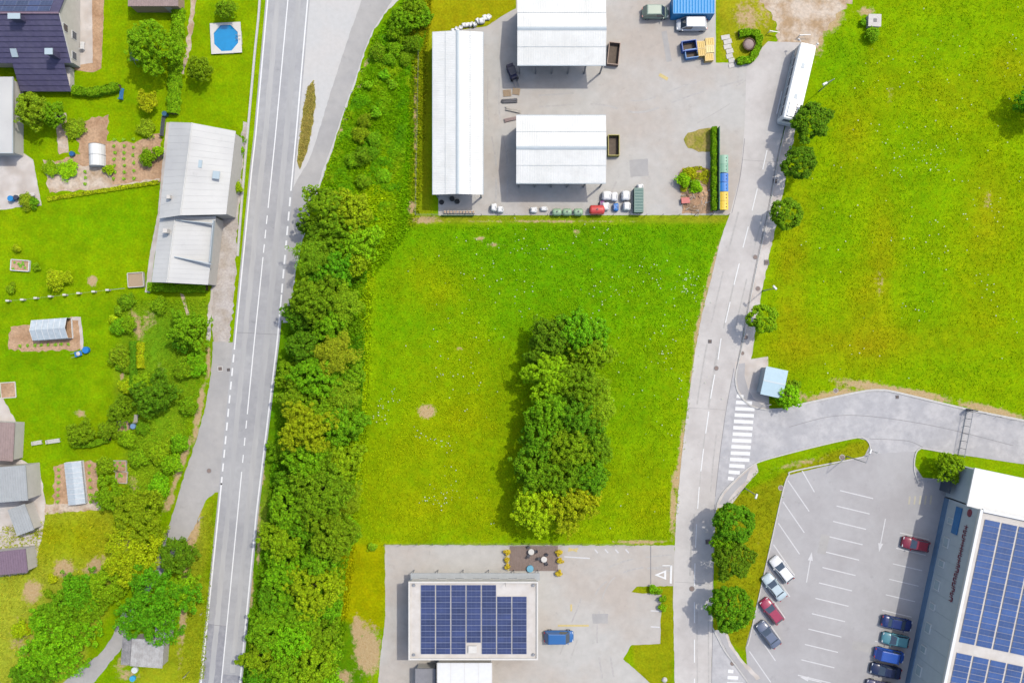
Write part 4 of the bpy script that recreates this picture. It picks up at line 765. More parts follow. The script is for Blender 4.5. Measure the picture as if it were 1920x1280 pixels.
# ------------------------------------------------------------------ trees and shrubs
def crown_mesh(seed, n_cl, per, leaf, flat=0.8, lobes=5, shell=0.55, cl_r=0.24, mat_='leaf', hang=0.0, rag=1.0):
    """crown of unit radius round the origin: clumps of leaf-sized faces through the volume"""
    r = np.random.default_rng(seed)
    ph = r.random(lobes) * 6.28; am = r.uniform(.08, .26, lobes) * rag; fq = r.integers(2, 7, lobes)
    u = r.random(n_cl); th = r.random(n_cl) * 6.28; cz = 1 - u * 1.55; cz = np.clip(cz, -.65, 1); sr = np.sqrt(np.maximum(0, 1 - cz * cz))
    rad = shell + (1 - shell) * r.random(n_cl) ** .5; rad *= 1 - cl_r * .6
    mod = 1 + sum(am[i] * np.sin(fq[i] * th + ph[i] + cz * 2) for i in range(lobes)) * .8 + r.normal(0, .11 * rag, n_cl)
    cen = np.stack([np.cos(th) * sr * rad * mod, np.sin(th) * sr * rad * mod, cz * rad * flat * (1 + r.normal(0, .18 * rag, n_cl))], -1)
    crad = cl_r * r.uniform(.6, 1.25, n_cl)
    k = n_cl * per; ci = np.repeat(np.arange(n_cl), per)
    d = r.normal(size=(k, 3)); d /= np.linalg.norm(d, axis=1, keepdims=True); d[:, 2] = np.abs(d[:, 2]) * r.choice([1, 1, 1, -.6], k)
    pos = cen[ci] + d * (crad[ci] * r.uniform(.45, 1.0, k) ** .5)[:, None]
    pos[:, 2] -= hang * np.hypot(pos[:, 0], pos[:, 1]) ** 2
    nrm = d * .8 + np.array([0, 0, .75]) + r.normal(size=(k, 3)) * .6; nrm /= np.linalg.norm(nrm, axis=1, keepdims=True)
    t1 = np.cross(nrm, r.normal(size=(k, 3))); t1 /= np.linalg.norm(t1, axis=1, keepdims=True); t2 = np.cross(nrm, t1)
    sz = leaf * r.uniform(.6, 1.35, k)[:, None]
    V = np.stack([pos - t1 * sz, pos - t2 * sz * .55 + nrm * sz * .12, pos + t1 * sz, pos + t2 * sz * .55 + nrm * sz * .12], 1).reshape(-1, 3)
    Q = np.arange(4 * k).reshape(-1, 4)
    me = bpy.data.meshes.new('crown'); np_mesh(me, V, Q); me.materials.append(MT[mat_]); return me
def trunk_mesh(seed, h, r0, spread):
    r = random.Random(seed); mb = MB(); p = Vector((0, 0, -.05)); top = Vector((r.uniform(-.1, .1), r.uniform(-.1, .1), h * .55))
    mb.tube(p, p + Vector((0, 0, h * .12)), r0 * 1.35, r0, 9); mb.tube(p + Vector((0, 0, h * .12)), top, r0, r0 * .7, 9)
    for i in range(6):
        a = 6.28 * i / 6 + r.uniform(-.3, .3); b = top + Vector((math.cos(a) * spread * r.uniform(.4, .7), math.sin(a) * spread * r.uniform(.4, .7), h * r.uniform(.15, .35)))
        mb.tube(top - Vector((0, 0, r.uniform(0, h * .15))), b, r0 * .45, r0 * .18, 6); mb.tube(b, b + (b - top) * .5 + Vector((0, 0, .3)), r0 * .18, r0 * .06, 5)
    mb.tube(top, top + Vector((0, 0, h * .35)), r0 * .6, r0 * .15, 7)
    return mb.mesh('trunk', MT['bark'], True)
# kinds: size classes keep the leaves at their real size
PROTO = {'L': [crown_mesh(100 + i, 520, 46, .032, 1.0, cl_r=.095) for i in range(6)],            # 3.2 to 5 m radius
         'M': [crown_mesh(200 + i, 300, 44, .045, 1.0, cl_r=.125) for i in range(6)],             # 1.8 to 3.2 m
         'S': [crown_mesh(300 + i, 90, 40, .09, .8, cl_r=.32, shell=.4) for i in range(5)],      # under 1.8 m
         'X': [crown_mesh(350 + i, 26, 30, .2, .75, cl_r=.45, shell=.3) for i in range(3)],      # small bushes
         'F': [crown_mesh(400 + i, 300, 56, .03, .7, cl_r=.15, lobes=7) for i in range(3)],      # feathery
         'D': [crown_mesh(500 + i, 300, 50, .045, .85, cl_r=.12, shell=.75, rag=.22 + .06 * i, mat_='leaf_dense') for i in range(5)],  # street tree, round and dense
         'H': [crown_mesh(600 + i, 240, 40, .06, .6, cl_r=.13, shell=.9, lobes=3, mat_='leaf_dense') for i in range(2)]}
TRK = [trunk_mesh(i, 4.0, .16, 1.6) for i in range(3)]
TC = {'dark green': (74, 116, 2), 'mid green': (94, 132, 2), 'yellow-green': (114, 146, 2), 'bright green': (100, 140, 2), 'blue-green': (82, 122, 6), 'grey-green': (106, 138, 14), 'olive': (136, 150, 6), 'brown-tinged': (122, 136, 20), 'lime': (116, 156, 2)}
LEAFK = 2.15
def tree(px, py, r, hc, colname, label, cat='tree', name='broadleaf_tree', kind=None, group=None, jit=1.0, flat=None):
    """px, py, r: crown centre and radius in the photograph; hc: real height of the crown's middle"""
    p = P(px, py, hc); rad = r * S * (CAM_H - hc) / CAM_H
    kind = kind or ('L' if rad > 3.1 else 'M' if rad > 1.7 else 'S' if rad > .8 else 'X')
    t = thing(name, label, cat, (p.x, p.y, 0), 0, group)
    cm = PROTO[kind][rng.randrange(len(PROTO[kind]))] if kind != 'D' else PROTO['D'][len(bpy.data.objects) % 5]
    c0 = TC[colname]; c = tuple(max(2, min(250, v * rng.uniform(.92, 1.08))) for v in c0)
    zs = min(rad * (flat or 1), hc * 1.05)
    put('crown', cm, t, (0, 0, hc), rng.uniform(0, 6.28), C(*c, k=LEAFK), (rad * 1.06, rad * rng.uniform(.96, 1.1), zs))
    if hc > 1.2: put('trunk', TRK[rng.randrange(3)], t, (0, 0, 0), rng.uniform(0, 6), None, (max(.5, rad / 2.5),) * 2 + (max(.3, hc / 4.0),))
    else: put('stem', TRK[rng.randrange(3)], t, (0, 0, 0), rng.uniform(0, 6), None, (max(.12, rad / 5),) * 2 + (max(.12, hc / 4.0),))
    return t
def nth(i):
    i += 1; return f"{i}{'th' if 10 <= i % 100 <= 20 else {1: 'st', 2: 'nd', 3: 'rd'}.get(i % 10, 'th')}"
A1 = {'d': 'dark green', 'm': 'mid green', 'y': 'yellow-green', 'b': 'bright green', 'u': 'blue-green', 'g': 'grey-green', 'o': 'olive', 'n': 'brown-tinged', 'l': 'lime'}
thicket = [(612, 388, 40, 5, 'm'), (658, 398, 42, 4.5, 'y'), (600, 432, 34, 5, 'd'), (664, 448, 42, 4.5, 'y'), (632, 425, 36, 5.5, 'm'), (588, 478, 36, 4.5, 'g'), (632, 496, 40, 5, 'u'), (668, 488, 24, 3.5, 'y'), (600, 520, 30, 4, 'd'),
           (590, 560, 42, 5, 'm'), (645, 568, 32, 4.2, 'g'), (563, 588, 30, 4.5, 'd'), (620, 606, 32, 4, 'm'), (568, 648, 32, 5, 'd'), (628, 664, 38, 4.2, 'n'), (598, 706, 44, 5, 'm'), (543, 700, 24, 2.5, 'b'), (640, 742, 36, 4.2, 'g'), (556, 750, 36, 4.5, 'm'), (662, 700, 24, 3, 'b'),
           (572, 800, 46, 6, 'y'), (636, 794, 40, 5, 'u'), (600, 770, 36, 5, 'm'), (580, 862, 42, 5.5, 'm'), (636, 866, 36, 4.5, 'y'), (524, 846, 24, 2, 'b'), (604, 922, 46, 5.5, 'm'), (650, 938, 28, 4, 'g'), (544, 905, 26, 4, 'd'), (540, 950, 36, 4.5, 'm'), (574, 978, 40, 6, 'u'),
           (618, 1000, 46, 5.5, 'm'), (645, 1000, 28, 4, 'b'), (528, 1010, 34, 4, 'b'), (600, 1050, 36, 4, 'm'), (540, 1066, 44, 3.5, 'm'), (590, 1100, 46, 3.5, 'y'), (520, 1120, 38, 3, 'u'), (560, 1145, 46, 3.5, 'm'), (615, 1130, 30, 3, 'm'), (505, 1180, 36, 3, 'm'), (548, 1200, 44, 3.5, 'b'), (600, 1190, 38, 3, 'm'),
           (492, 1232, 36, 3, 'b'), (540, 1256, 42, 3.5, 'm'), (590, 1248, 40, 3.2, 'b'), (618, 1225, 22, 2.6, 'm'), (488, 1275, 30, 3, 'd'), (560, 1300, 44, 3.2, 'b'), (610, 1290, 34, 3, 'b')]
for i, (x, y, r, h, c) in enumerate(sorted(thicket, key=lambda a: a[1])):
    h *= rng.choice((.75, .95, 1.15, 1.35)); r *= rng.uniform(.88, 1.05)
    tree(x, y, r, h, A1[c], f"{A1[c]} tree in the roadside thicket, {nth(i)} crown from its upper end", group='trees of the roadside thicket', kind=('F' if c in 'gn' else None))
clump = [(1034, 634, 36, 4.5, 'd'), (1086, 628, 40, 4.5, 'm'), (1108, 664, 34, 4.5, 'y'), (1012, 668, 26, 4, 'd'), (1030, 706, 42, 5, 'y'), (1082, 716, 42, 5, 'm'), (1112, 762, 38, 4.2, 'g'), (1032, 772, 40, 5.2, 'm'), (1080, 786, 40, 5.2, 'd'), (1012, 828, 40, 5, 'd'), (1064, 836, 44, 5.6, 'm'), (1112, 840, 34, 4.5, 'm'), (1002, 884, 36, 5.5, 'u'), (1050, 890, 44, 5.4, 'm'), (1098, 892, 38, 5, 'd'), (1008, 946, 44, 5, 'o'), (1062, 948, 44, 5, 'o'), (1094, 930, 30, 4.5, 'o')]
for i, (x, y, r, h, c) in enumerate(clump):
    tree(x, y, r, h, A1[c], f"{A1[c]} tree in the clump on the central meadow, {nth(i)} crown from its upper end", group='trees of the meadow clump', kind=('F' if c in 'g' else None))
for (x, y, r, h, c, lb) in [(1521, 229, 32, 4.6, 'd', 'round green street tree hiding the tail of the parked coach'), (1499, 306, 31, 4.4, 'd', 'round dark street tree, second below the parked coach'), (1475, 401, 28, 4.0, 'u', 'round street tree, third below the parked coach'),
                            (1430, 597, 26, 4.0, 'b', 'lone small street tree between the field and the bus shelter'), (1376, 980, 37, 5, 'd', 'street tree just below the lower end of the zebra crossing'), (1374, 1048, 35, 4.8, 'd', 'lumpy street tree in the middle of the car park verge row'), (1371, 1140, 40, 5, 'd', 'large round street tree, lowest of the car park verge row')]:
    tree(x, y, r, h, A1[c], lb, name='street_tree', kind='D', group='street trees along the side road')
tree(1360, 1012, 24, 4, 'bright green', 'small street tree squeezed between the two upper car park verge trees', name='street_tree', kind='M', group='street trees along the side road')
for (x, y, r, h, c, lb) in [(260, 966, 42, 4.6, 'b', 'bright green tree beside the narrow lane below the vegetable plot'), (248, 1038, 50, 5, 'o', 'olive-yellow tree leaning over the narrow lane'), (332, 1040, 32, 4.5, 'd', 'dark green tree at the upper end of the lane-side group by the road'), (290, 1130, 60, 6.5, 'd', 'biggest dark green tree, between the lane and the main road'), (336, 1108, 34, 4.2, 'b', 'green tree between the biggest dark tree and the road verge'),
                            (204, 1092, 32, 3.8, 'b', 'bright green tree below the olive tree on the lane'), (152, 1108, 34, 3.5, 'u', 'blue-green tree above the large bright orchard tree'), (118, 1140, 34, 3.5, 'u', 'blue-green tree furthest left of the orchard edge row'), (168, 1132, 27, 3, 'b', 'bright tree touching the lane above the large orchard tree'), (106, 1202, 54, 4.2, 'b', 'large bright green tree on the orchard side of the lane at the bottom left'), (60, 1270, 36, 3.5, 'u', 'dark tree at the bottom edge of the orchard grass'), 
                            (285, 86, 42, 4.5, 'm', 'round garden tree beside the swing in the upper garden'), (62, 206, 30, 3.5, 'g', 'pale round tree below the dark-roofed house'), (100, 214, 22, 3, 'm', 'green tree right of the pale round tree by the house'), (375, 130, 22, 2.5, 'm', 'small round tree below the pool'), (422, 18, 17, 2.2, 'm', 'small tree above the pool'), (276, 190, 17, 2, 'o', 'little olive tree by the blue bin in the vegetable garden'),
                            (1946, 190, 32, 3.6, 'd', 'dark tree cut by the right edge of the upper field'), (1778, 876, 23, 3, 'b', 'small bright tree at the corner of the large hall'), (1477, 743, 22, 2, 'l', 'round lime bush at the lower corner of the bus shelter'),
                            (355, 618, 32, 3.5, 'm', 'dark leafy tree beside the gravel track above the bus bay'), (342, 640, 16, 2.2, 'd', 'smaller tree under the leafy tree by the gravel track'), (292, 740, 36, 3, 'd', 'large dome-shaped dark yew in the lower left garden'), (272, 725, 22, 2.6, 'y', 'yellow-green bush on the shoulder of the dome-shaped yew'), (240, 822, 15, 1.1, 'y', 'yellowish bush below the brown planter box'),
                            (228, 766, 22, 2.2, 'm', 'layered green conifer left of the dome-shaped yew'), (152, 812, 22, 2, 'm', 'spreading green conifer at the end of the clipped lawn hedge'), (205, 806, 18, 1.6, 'm', 'dark shrub at the planter end of the clipped lawn hedge'), (300, 848, 18, 1.2, 'y', 'loose yellow-green shrub on the bank below the yew'), (322, 868, 19, 1.5, 'b', 'bright shrub on the bank nearest the bus bay'), (300, 910, 20, 1.4, 'b', 'lowest bright shrub on the bank above the lane'),
                            (345, 690, 17, 1.6, 'm', 'shrub on the bank beside the square manhole'), (368, 672, 16, 1.5, 'b', 'small shrub at the top of the bus bay bank'), (372, 690, 14, 1.2, 'b', 'low shrub right at the edge of the bus bay'), (352, 760, 16, 1.4, 'm', 'shrub halfway down the bus bay bank'), (338, 830, 16, 1.3, 'm', 'small green shrub beside the tan verge of the bay'), (205, 925, 26, 2.4, 'm', 'green tree right of the vegetable plot'), (198, 872, 16, 1.6, 'm', 'small tree above the tree beside the vegetable plot'), (258, 858, 16, 1.2, 'b', 'low green bush right of the timber frames')]:
    tree(x, y, r, h, A1[c], lb, cat=('tree' if h >= 2 else 'shrub'), name=('broadleaf_tree' if h >= 2 else 'garden_shrub'), kind=('F' if c == 'o' and r > 30 else None))
for (x, y, r, h, c, lb) in [(104, 524, 18, 1.3, 'o', 'larger olive garden bush on the upper lawn'), (124, 520, 12, 1.1, 'o', 'smaller bush joined to the olive lawn bush'), (20, 540, 9, .7, 'm', 'tiny bush at the left end of the garden fence'), (31, 465, 8, .6, 'o', 'tiny reddish bush above the white raised bed'), (69, 500, 7, .6, 'm', 'tiny bush right of the white raised bed'), (300, 572, 15, 1, 'm', 'low dark bush below the barn hedge'),
                            (238, 564, 14, .8, 'm', 'low bush below the compost bay'), (223, 582, 9, .7, 'g', 'flowering bush below the compost bay'), (222, 612, 14, 1, 'm', 'dark bush at the left of the lawn-edge flower bed'), (243, 608, 14, 1, 'm', 'dark bush at the right of the lawn-edge flower bed'), (213, 598, 9, .7, 'o', 'small pinkish bush above the lawn-edge flower bed'), (226, 668, 20, 1.2, 'm', 'green shrub of the stone-edged bed'), (226, 687, 9, .8, 'g', 'silvery shrub of the stone-edged bed'), (237, 691, 9, .9, 'b', 'bright ball shrub of the stone-edged bed'), (238, 724, 14, .9, 'o', 'olive bush above the layered conifer'), (268, 802, 12, .8, 'u', 'low plant beside the brown planter box'),
                            (50, 378, 14, .6, 'g', 'vegetable patch plant nearest the blue barrel'), (66, 380, 10, .6, 'u', 'grey leafy plant at the terrace corner'), (276, 296, 15, 1.0, 'b', 'round bright bush in the brown vegetable soil'), (298, 285, 10, 1.2, 'y', 'narrow bush by the barn wall above the round bush'), (140, 240, 18, .6, 'g', 'leafy vegetable bed left of the polytunnel'), (128, 318, 18, .5, 'y', 'yellowish vegetable bed below the blue tub'), (95, 316, 14, .5, 'b', 'green vegetable bed in the terrace corner'), (205, 320, 10, .5, 'y', 'small vegetable clump right below the polytunnel'), (275, 240, 16, .6, 'g', 'pale leafy bed in the top right of the vegetable garden'),
                            (452, 262, 8, .8, 'm', 'upper small bush beside the barn\'s road side'), (452, 282, 7, .8, 'y', 'middle small bush beside the barn\'s road side'), (443, 352, 11, 1, 'y', 'lower yellow bush beside the barn\'s road side'),
                            (1225, 1103, 8, .6, 'b', 'leftmost ball bush at the lower yard mouth'), (1234, 1107, 8, .6, 'b', 'ball bush touching the leftmost one at the yard mouth'), (1242, 1122, 8, .6, 'b', 'third ball bush down the yard strip'), (1242, 1139, 8, .6, 'b', 'lowest ball bush of the yard strip'),
                            (1636, 63, 13, .9, 'm', 'dark bush at the lower edge of the concrete chamber'), (1618, 42, 7, .5, 'b', 'low weeds left of the concrete chamber'), (1478, 722, 10, 1, 'm', 'dark bush behind the bus shelter roof'), (1492, 722, 9, .8, 'm', 'leafy bush right of the shelter'), (698, 1024, 9, .5, 'g', 'pale flowering bush at the corner of the lower yard'), (1283, 336, 14, 1, 'y', 'yellow-green weeds on the left of the debris heap'), (1305, 350, 12, 1, 'l', 'lime weeds on top of the debris heap'), (1293, 326, 12, 1, 'o', 'brownish weeds at the upper end of the debris heap'),
                            (38, 1148 + 32, 16, 1.2, 'o', 'thin sapling in the middle of the orchard grass'), (55, 1176, 9, 1, 'o', 'second thin sapling beside the orchard sapling'), (92, 1112, 9, .8, 'm', 'small sapling near the orchard edge row'), (98, 1085, 9, .8, 'o', 'small sapling below the purple garage')]:
    tree(x, y, r, h, A1[c], lb, cat='shrub', name='garden_shrub')
for k_, (x0, y0, x1, y1, n_, lb) in enumerate([(215, 262, 215, 335, 7, 'brown soil left of the round bush'), (232, 262, 234, 335, 7, 'brown soil beside the polytunnel'), (250, 262, 252, 335, 6, 'brown soil middle strip'), (160, 322, 160, 345, 3, 'lower vegetable plot'), (110, 880, 110, 940, 6, 'left of the cold frame'), (168, 872, 170, 940, 6, 'right of the cold frame'), (40, 648, 130, 645, 8, 'below the glass greenhouse')]):
    t = thing('vegetable_row', f'sparse row of small vegetables, {lb}', 'vegetables', (*P(x0, y0)[:2], 0)); o_ = P(x0, y0)
    for j in range(n_): q_ = P(x0 + (x1 - x0) * j / (n_ - 1), y0 + (y1 - y0) * j / (n_ - 1)) - o_; put('plant', PROTO['X'][j % 3], t, (q_.x + rng.uniform(-.1, .1), q_.y, .12), rng.random() * 6, C(116, 156, 40, k=LEAFK), (.26, .26, .18))
# shrubs on the upper verge
vs_ = [(776, 18, 22, 2, 'm'), (760, 40, 24, 2, 'b'), (792, 30, 18, 1.6, 'm'), (745, 62, 16, 1.4, 'b'), (772, 82, 16, 1.3, 'u'), (742, 92, 13, 1, 'm'), (708, 96, 14, 1, 'm'), (730, 110, 12, .8, 'b'), (704, 212, 10, 1, 'm'), (684, 226, 12, 1, 'm'), (676, 252, 14, 1, 'b'), (700, 262, 13, 1, 'm'), (680, 292, 15, 1.2, 'u'), (700, 285, 11, .9, 'm'), (660, 300, 12, 1, 'b'), (720, 140, 10, .7, 'm'), (735, 160, 10, .6, 'm'), (690, 160, 10, .7, 'b'), (720, 330, 13, .7, 'b'), (680, 340, 13, 1, 'm'), (760, 110, 12, .8, 'm')]
for i, (x, y, r, h, c) in enumerate(sorted(vs_, key=lambda a: a[1])):
    tree(x, y, r, h, A1[c], f"{A1[c]} bush on the verge beside the long shed, {nth(i)} from the top edge", cat='shrub', name='verge_shrub', group='bushes on the upper verge')
# hedges: boxy strips of dense leaves
def hedge(name, label, pts, wid, h, colname, n=30):
    ln = [Vector(P(x, y)[:2]) for x, y in pts]; t = thing(name, label, 'hedge', (ln[0].x, ln[0].y, 0)); r = np.random.default_rng(int(pts[0][0] * 7 + pts[0][1]))
    seg = [(ln[i + 1] - ln[i]).length for i in range(len(ln) - 1)]; tot = sum(seg); k = int(tot * wid * 260) + int(tot * h * 300)
    s = r.random(k) * tot; cum = np.concatenate([[0], np.cumsum(seg)]); X = np.interp(s, cum, [p.x for p in ln]); Y = np.interp(s, cum, [p.y for p in ln])
    si = np.clip(np.searchsorted(cum, s) - 1, 0, len(seg) - 1); D = np.array([((ln[i + 1] - ln[i]).normalized().x, (ln[i + 1] - ln[i]).normalized().y) for i in range(len(seg))])[si]
    bulge = 1 + .12 * np.sin(s * 2.4) + .1 * np.sin(s * 5.1 + 1); side = r.uniform(-1, 1, k); z = h * (1 - .12 * side ** 2) * (1 + .08 * np.sin(s * 3.3)) - r.random(k) ** 2 * .25
    sm = r.random(k) < .4; z = np.where(sm, r.random(k) * h, z); side = np.where(sm, np.sign(side) * (1 - r.random(k) * .1), side)
    pos = np.stack([X - D[:, 1] * side * wid / 2 * bulge - ln[0].x, Y + D[:, 0] * side * wid / 2 * bulge - ln[0].y, z], -1)
    nrm = np.stack([-D[:, 1] * side * .6, D[:, 0] * side * .6, np.full(k, .8)], -1) + r.normal(size=(k, 3)) * .5; nrm /= np.linalg.norm(nrm, axis=1, keepdims=True)
    t1 = np.cross(nrm, r.normal(size=(k, 3))); t1 /= np.linalg.norm(t1, axis=1, keepdims=True); t2 = np.cross(nrm, t1); sz = r.uniform(.08, .17, k)[:, None]
    V = np.stack([pos - t1 * sz, pos - t2 * sz * .6, pos + t1 * sz, pos + t2 * sz * .6], 1).reshape(-1, 3); me = bpy.data.meshes.new('foliage'); np_mesh(me, V, np.arange(4 * k).reshape(-1, 4)); me.materials.append(MT['leaf_dense'])
    put('foliage', me, t, color=C(*TC[colname], k=LEAFK))
    core = MB(); ribbon(core, [p - ln[0] for p in ln], wid * .6, 0, 0, h * .75, 0); obj('stems', core, MT['bark'], t)
hedge('clipped_hedge', 'clipped hedge along the lower end of the barn', [(282, 538), (320, 540), (360, 541), (390, 540)], 1.1, 1.2, 'bright green')
hedge('clipped_hedge', 'narrow upright dark hedge dividing the lawn from the bank', [(255, 640), (255, 680), (254, 722)], .7, 1.5, 'dark green')
hedge('low_hedge', 'flat olive hedge right of the narrow upright hedge', [(264, 642), (265, 690)], 1.0, .8, 'olive')
hedge('clipped_hedge', 'low clipped hedge at the lower lawn\'s bottom edge', [(142, 832), (170, 832), (190, 827), (208, 822)], .8, 1.0, 'mid green')
hedge('clipped_hedge', 'hedge between the dark-roofed house and the vegetable garden', [(142, 172), (175, 176), (200, 172), (228, 165)], 1.1, 1.3, 'mid green')
hedge('clipped_hedge', 'hedge along the upper garden beside the stepping path', [(338, 20), (336, 70), (332, 130), (330, 180), (328, 215)], 1.6, 1.3, 'bright green')
hedge('clipped_hedge', 'dark hedge behind the green screen in the upper yard', [(1336, 242), (1336, 300), (1336, 360), (1336, 396)], .6, 1.6, 'mid green')
hedge('clipped_hedge', 'curved clipped hedge round the planter at the yard entrance', [(1384, 66), (1406, 62), (1422, 68), (1420, 90), (1408, 114), (1380, 117)], .9, .9, 'bright green')
hedge('flower_border', 'thin planted border along the top of the upper lawn', [(90, 374), (140, 366), (200, 357), (250, 349), (298, 342)], .5, .35, 'olive')
# ------------------------------------------------------------------ grass tufts, tall weeds and wild flowers (countless)
def in_poly(px, py, poly):
    ins = np.zeros(px.shape, bool); n = len(poly)
    for i in range(n):
        (x0, y0), (x1, y1) = poly[i], poly[(i + 1) % n]
        if y0 != y1:
            c = (py > min(y0, y1)) & (py <= max(y0, y1)); ins ^= c & (px < x0 + (py - y0) * (x1 - x0) / (y1 - y0))
    return ins
def lookup(px, py):
    x = (px - 960) * S; y = (640 - py) * S; i = np.clip(((x + 98) / .5).round().astype(int) + 2, 0, nx - 1); j = np.clip(((y + 68) / .5).round().astype(int) + 2, 0, ny - 1)
    return lc[j, i], NZ[j, i], soil[j, i]
def tufts(name, label, poly, n, hgt, wid, blades, seed, clump_=0.0, kc=1.0, cat='grass', holes=(), rgb=None):
    r = np.random.default_rng(seed); xs = [p[0] for p in poly]; ys = [p[1] for p in poly]
    px = r.uniform(min(xs), max(xs), n * 2); py = r.uniform(min(ys), max(ys), n * 2); ok = in_poly(px, py, poly)
    for h in holes: ok &= ~in_poly(px, py, h)
    px, py = px[ok], py[ok]; c, nz, so = lookup(px, py); keep = (r.random(len(px)) > so * 1.2)
    if clump_: keep &= r.random(len(px)) < np.clip((nz - .5) * clump_ + .5, .04, 1)
    px, py, c = px[keep][:n], py[keep][:n], c[keep][:n]; k = len(px)
    X = np.repeat((px - 960) * S, blades); Y = np.repeat((640 - py) * S, blades); cc = np.repeat(c, blades, 0); K = k * blades
    a = r.random(K) * 6.28; ln_ = hgt * r.uniform(.5, 1.3, K); le = r.uniform(.35, 1.1, K); ox = r.normal(0, wid, K); oy = r.normal(0, wid, K)
    b = np.stack([X + ox, Y + oy, np.full(K, .0)], -1); tip = b + np.stack([np.cos(a) * ln_ * le, np.sin(a) * ln_ * le, ln_], -1); w_ = np.stack([-np.sin(a), np.cos(a), np.zeros(K)], -1) * wid * r.uniform(.3, .8, K)[:, None]
    mid = b * .5 + tip * .5 + np.array([0, 0, .12]) * ln_[:, None]
    V = np.stack([b - w_, mid - w_ * .2 + w_ * -.9, tip, mid + w_], 1).reshape(-1, 3); me = bpy.data.meshes.new(name); np_mesh(me, V, np.arange(4 * K).reshape(-1, 4))
    if rgb: cc = np.tile(np.array(C(*rgb)), (K, 1))
    v = r.uniform(.8, 1.25, K)[:, None]; yl = r.random(K)[:, None] ; cc = cc * v * kc; cc = cc * np.where(yl > .9, np.array([1.35, 1.12, 1.2]), 1)
    at = me.attributes.new('Col', 'FLOAT_COLOR', 'POINT'); at.data.foreach_set('color', np.concatenate([np.repeat(cc, 4, 0), np.ones((4 * K, 1))], 1).astype(np.float32).ravel())
    me.materials.append(MT['blade']); return tag(put(name, me), label, cat, kind='stuff')
bm_ = bpy.data.materials.new('blade'); bm_.use_nodes = True; MT['blade'] = bm_
_t = bm_.node_tree; _a = _t.nodes.new('ShaderNodeAttribute'); _a.attribute_name = 'Col'; _b = _t.nodes['Principled BSDF']; _b.inputs['Roughness'].default_value = .7; _b.inputs['Specular IOR Level'].default_value = .05
_tr = _t.nodes.new('ShaderNodeBsdfTranslucent'); _mx = _t.nodes.new('ShaderNodeMixShader'); _mx.inputs[0].default_value = .35
_t.links.new(_a.outputs['Color'], _b.inputs['Base Color']); _t.links.new(_a.outputs['Color'], _tr.inputs[0]); _t.links.new(_b.outputs[0], _mx.inputs[1]); _t.links.new(_tr.outputs[0], _mx.inputs[2]); _t.links.new(_mx.outputs[0], _t.nodes['Material Output'].inputs[0])
tufts('meadow_grass', 'tall uneven grass of the central meadow', [(690, 424), (1356, 420), (1338, 500), (1306, 640), (1264, 1012), (665, 1014), (672, 640)], 26000, .2, .08, 3, 1, 1.4, 2.05)
tufts('field_grass', 'tall grass of the right-hand field', [(1510, 220), (1560, 60), (1640, 0), (1930, -10), (1930, 780), (1680, 722), (1500, 745), (1425, 660), (1450, 480)], 22000, .17, .07, 3, 2, 1.3, 2.05)
tufts('verge_weeds', 'rank weeds and tall grass on the slope beside the lay-by', [(612, 330), (660, 190), (705, 70), (760, 0), (808, 0), (800, 90), (786, 410), (700, 520), (690, 380), (600, 380)], 16000, .5, .13, 4, 3, 1.2, 1.9, 'weeds')
tufts('thicket_undergrowth', 'green undergrowth at the foot of the roadside thicket', [(545, 600), (600, 420), (690, 400), (700, 560), (690, 800), (670, 1010), (640, 1240), (470, 1280), (500, 960)], 9000, .45, .13, 4, 4, 0, 1.8, 'weeds')
tufts('bank_grass', 'rough grass on the bank between the gardens and the bus bay', [(225, 560), (390, 560), (392, 700), (360, 820), (310, 950), (225, 1000), (262, 720)], 6000, .25, .09, 4, 5, 1.2, 2.1)
tufts('orchard_grass', 'dry rough grass of the orchard and road verge at the lower left', [(0, 990), (90, 960), (215, 960), (230, 1010), (160, 1080), (60, 1180), (60, 1280), (0, 1280)], 5000, .3, .09, 3, 6, 1.2, 1.7)
tufts('roadside_grass', 'rough grass strip between the lane and the main road', [(404, 934), (384, 1270), (330, 1280), (345, 1150), (350, 1020)], 2200, .25, .08, 3, 7, 0, 1.6)
tufts('island_grass', 'dry grass on the small triangular lay-by island', [(588, 152), (591, 190), (586, 230), (576, 280), (562, 315), (559, 300), (563, 260), (570, 205), (577, 165)], 900, .2, .08, 4, 8, 0, 1.9, rgb=(176, 164, 84))
tufts('car_park_grass', 'short grass on the car park islands and verge strip', [(1350, 960), (1420, 880), (1610, 824), (1624, 845), (1478, 885), (1400, 1200), (1372, 1205)], 3500, .14, .07, 3, 9, 0, 1.6)
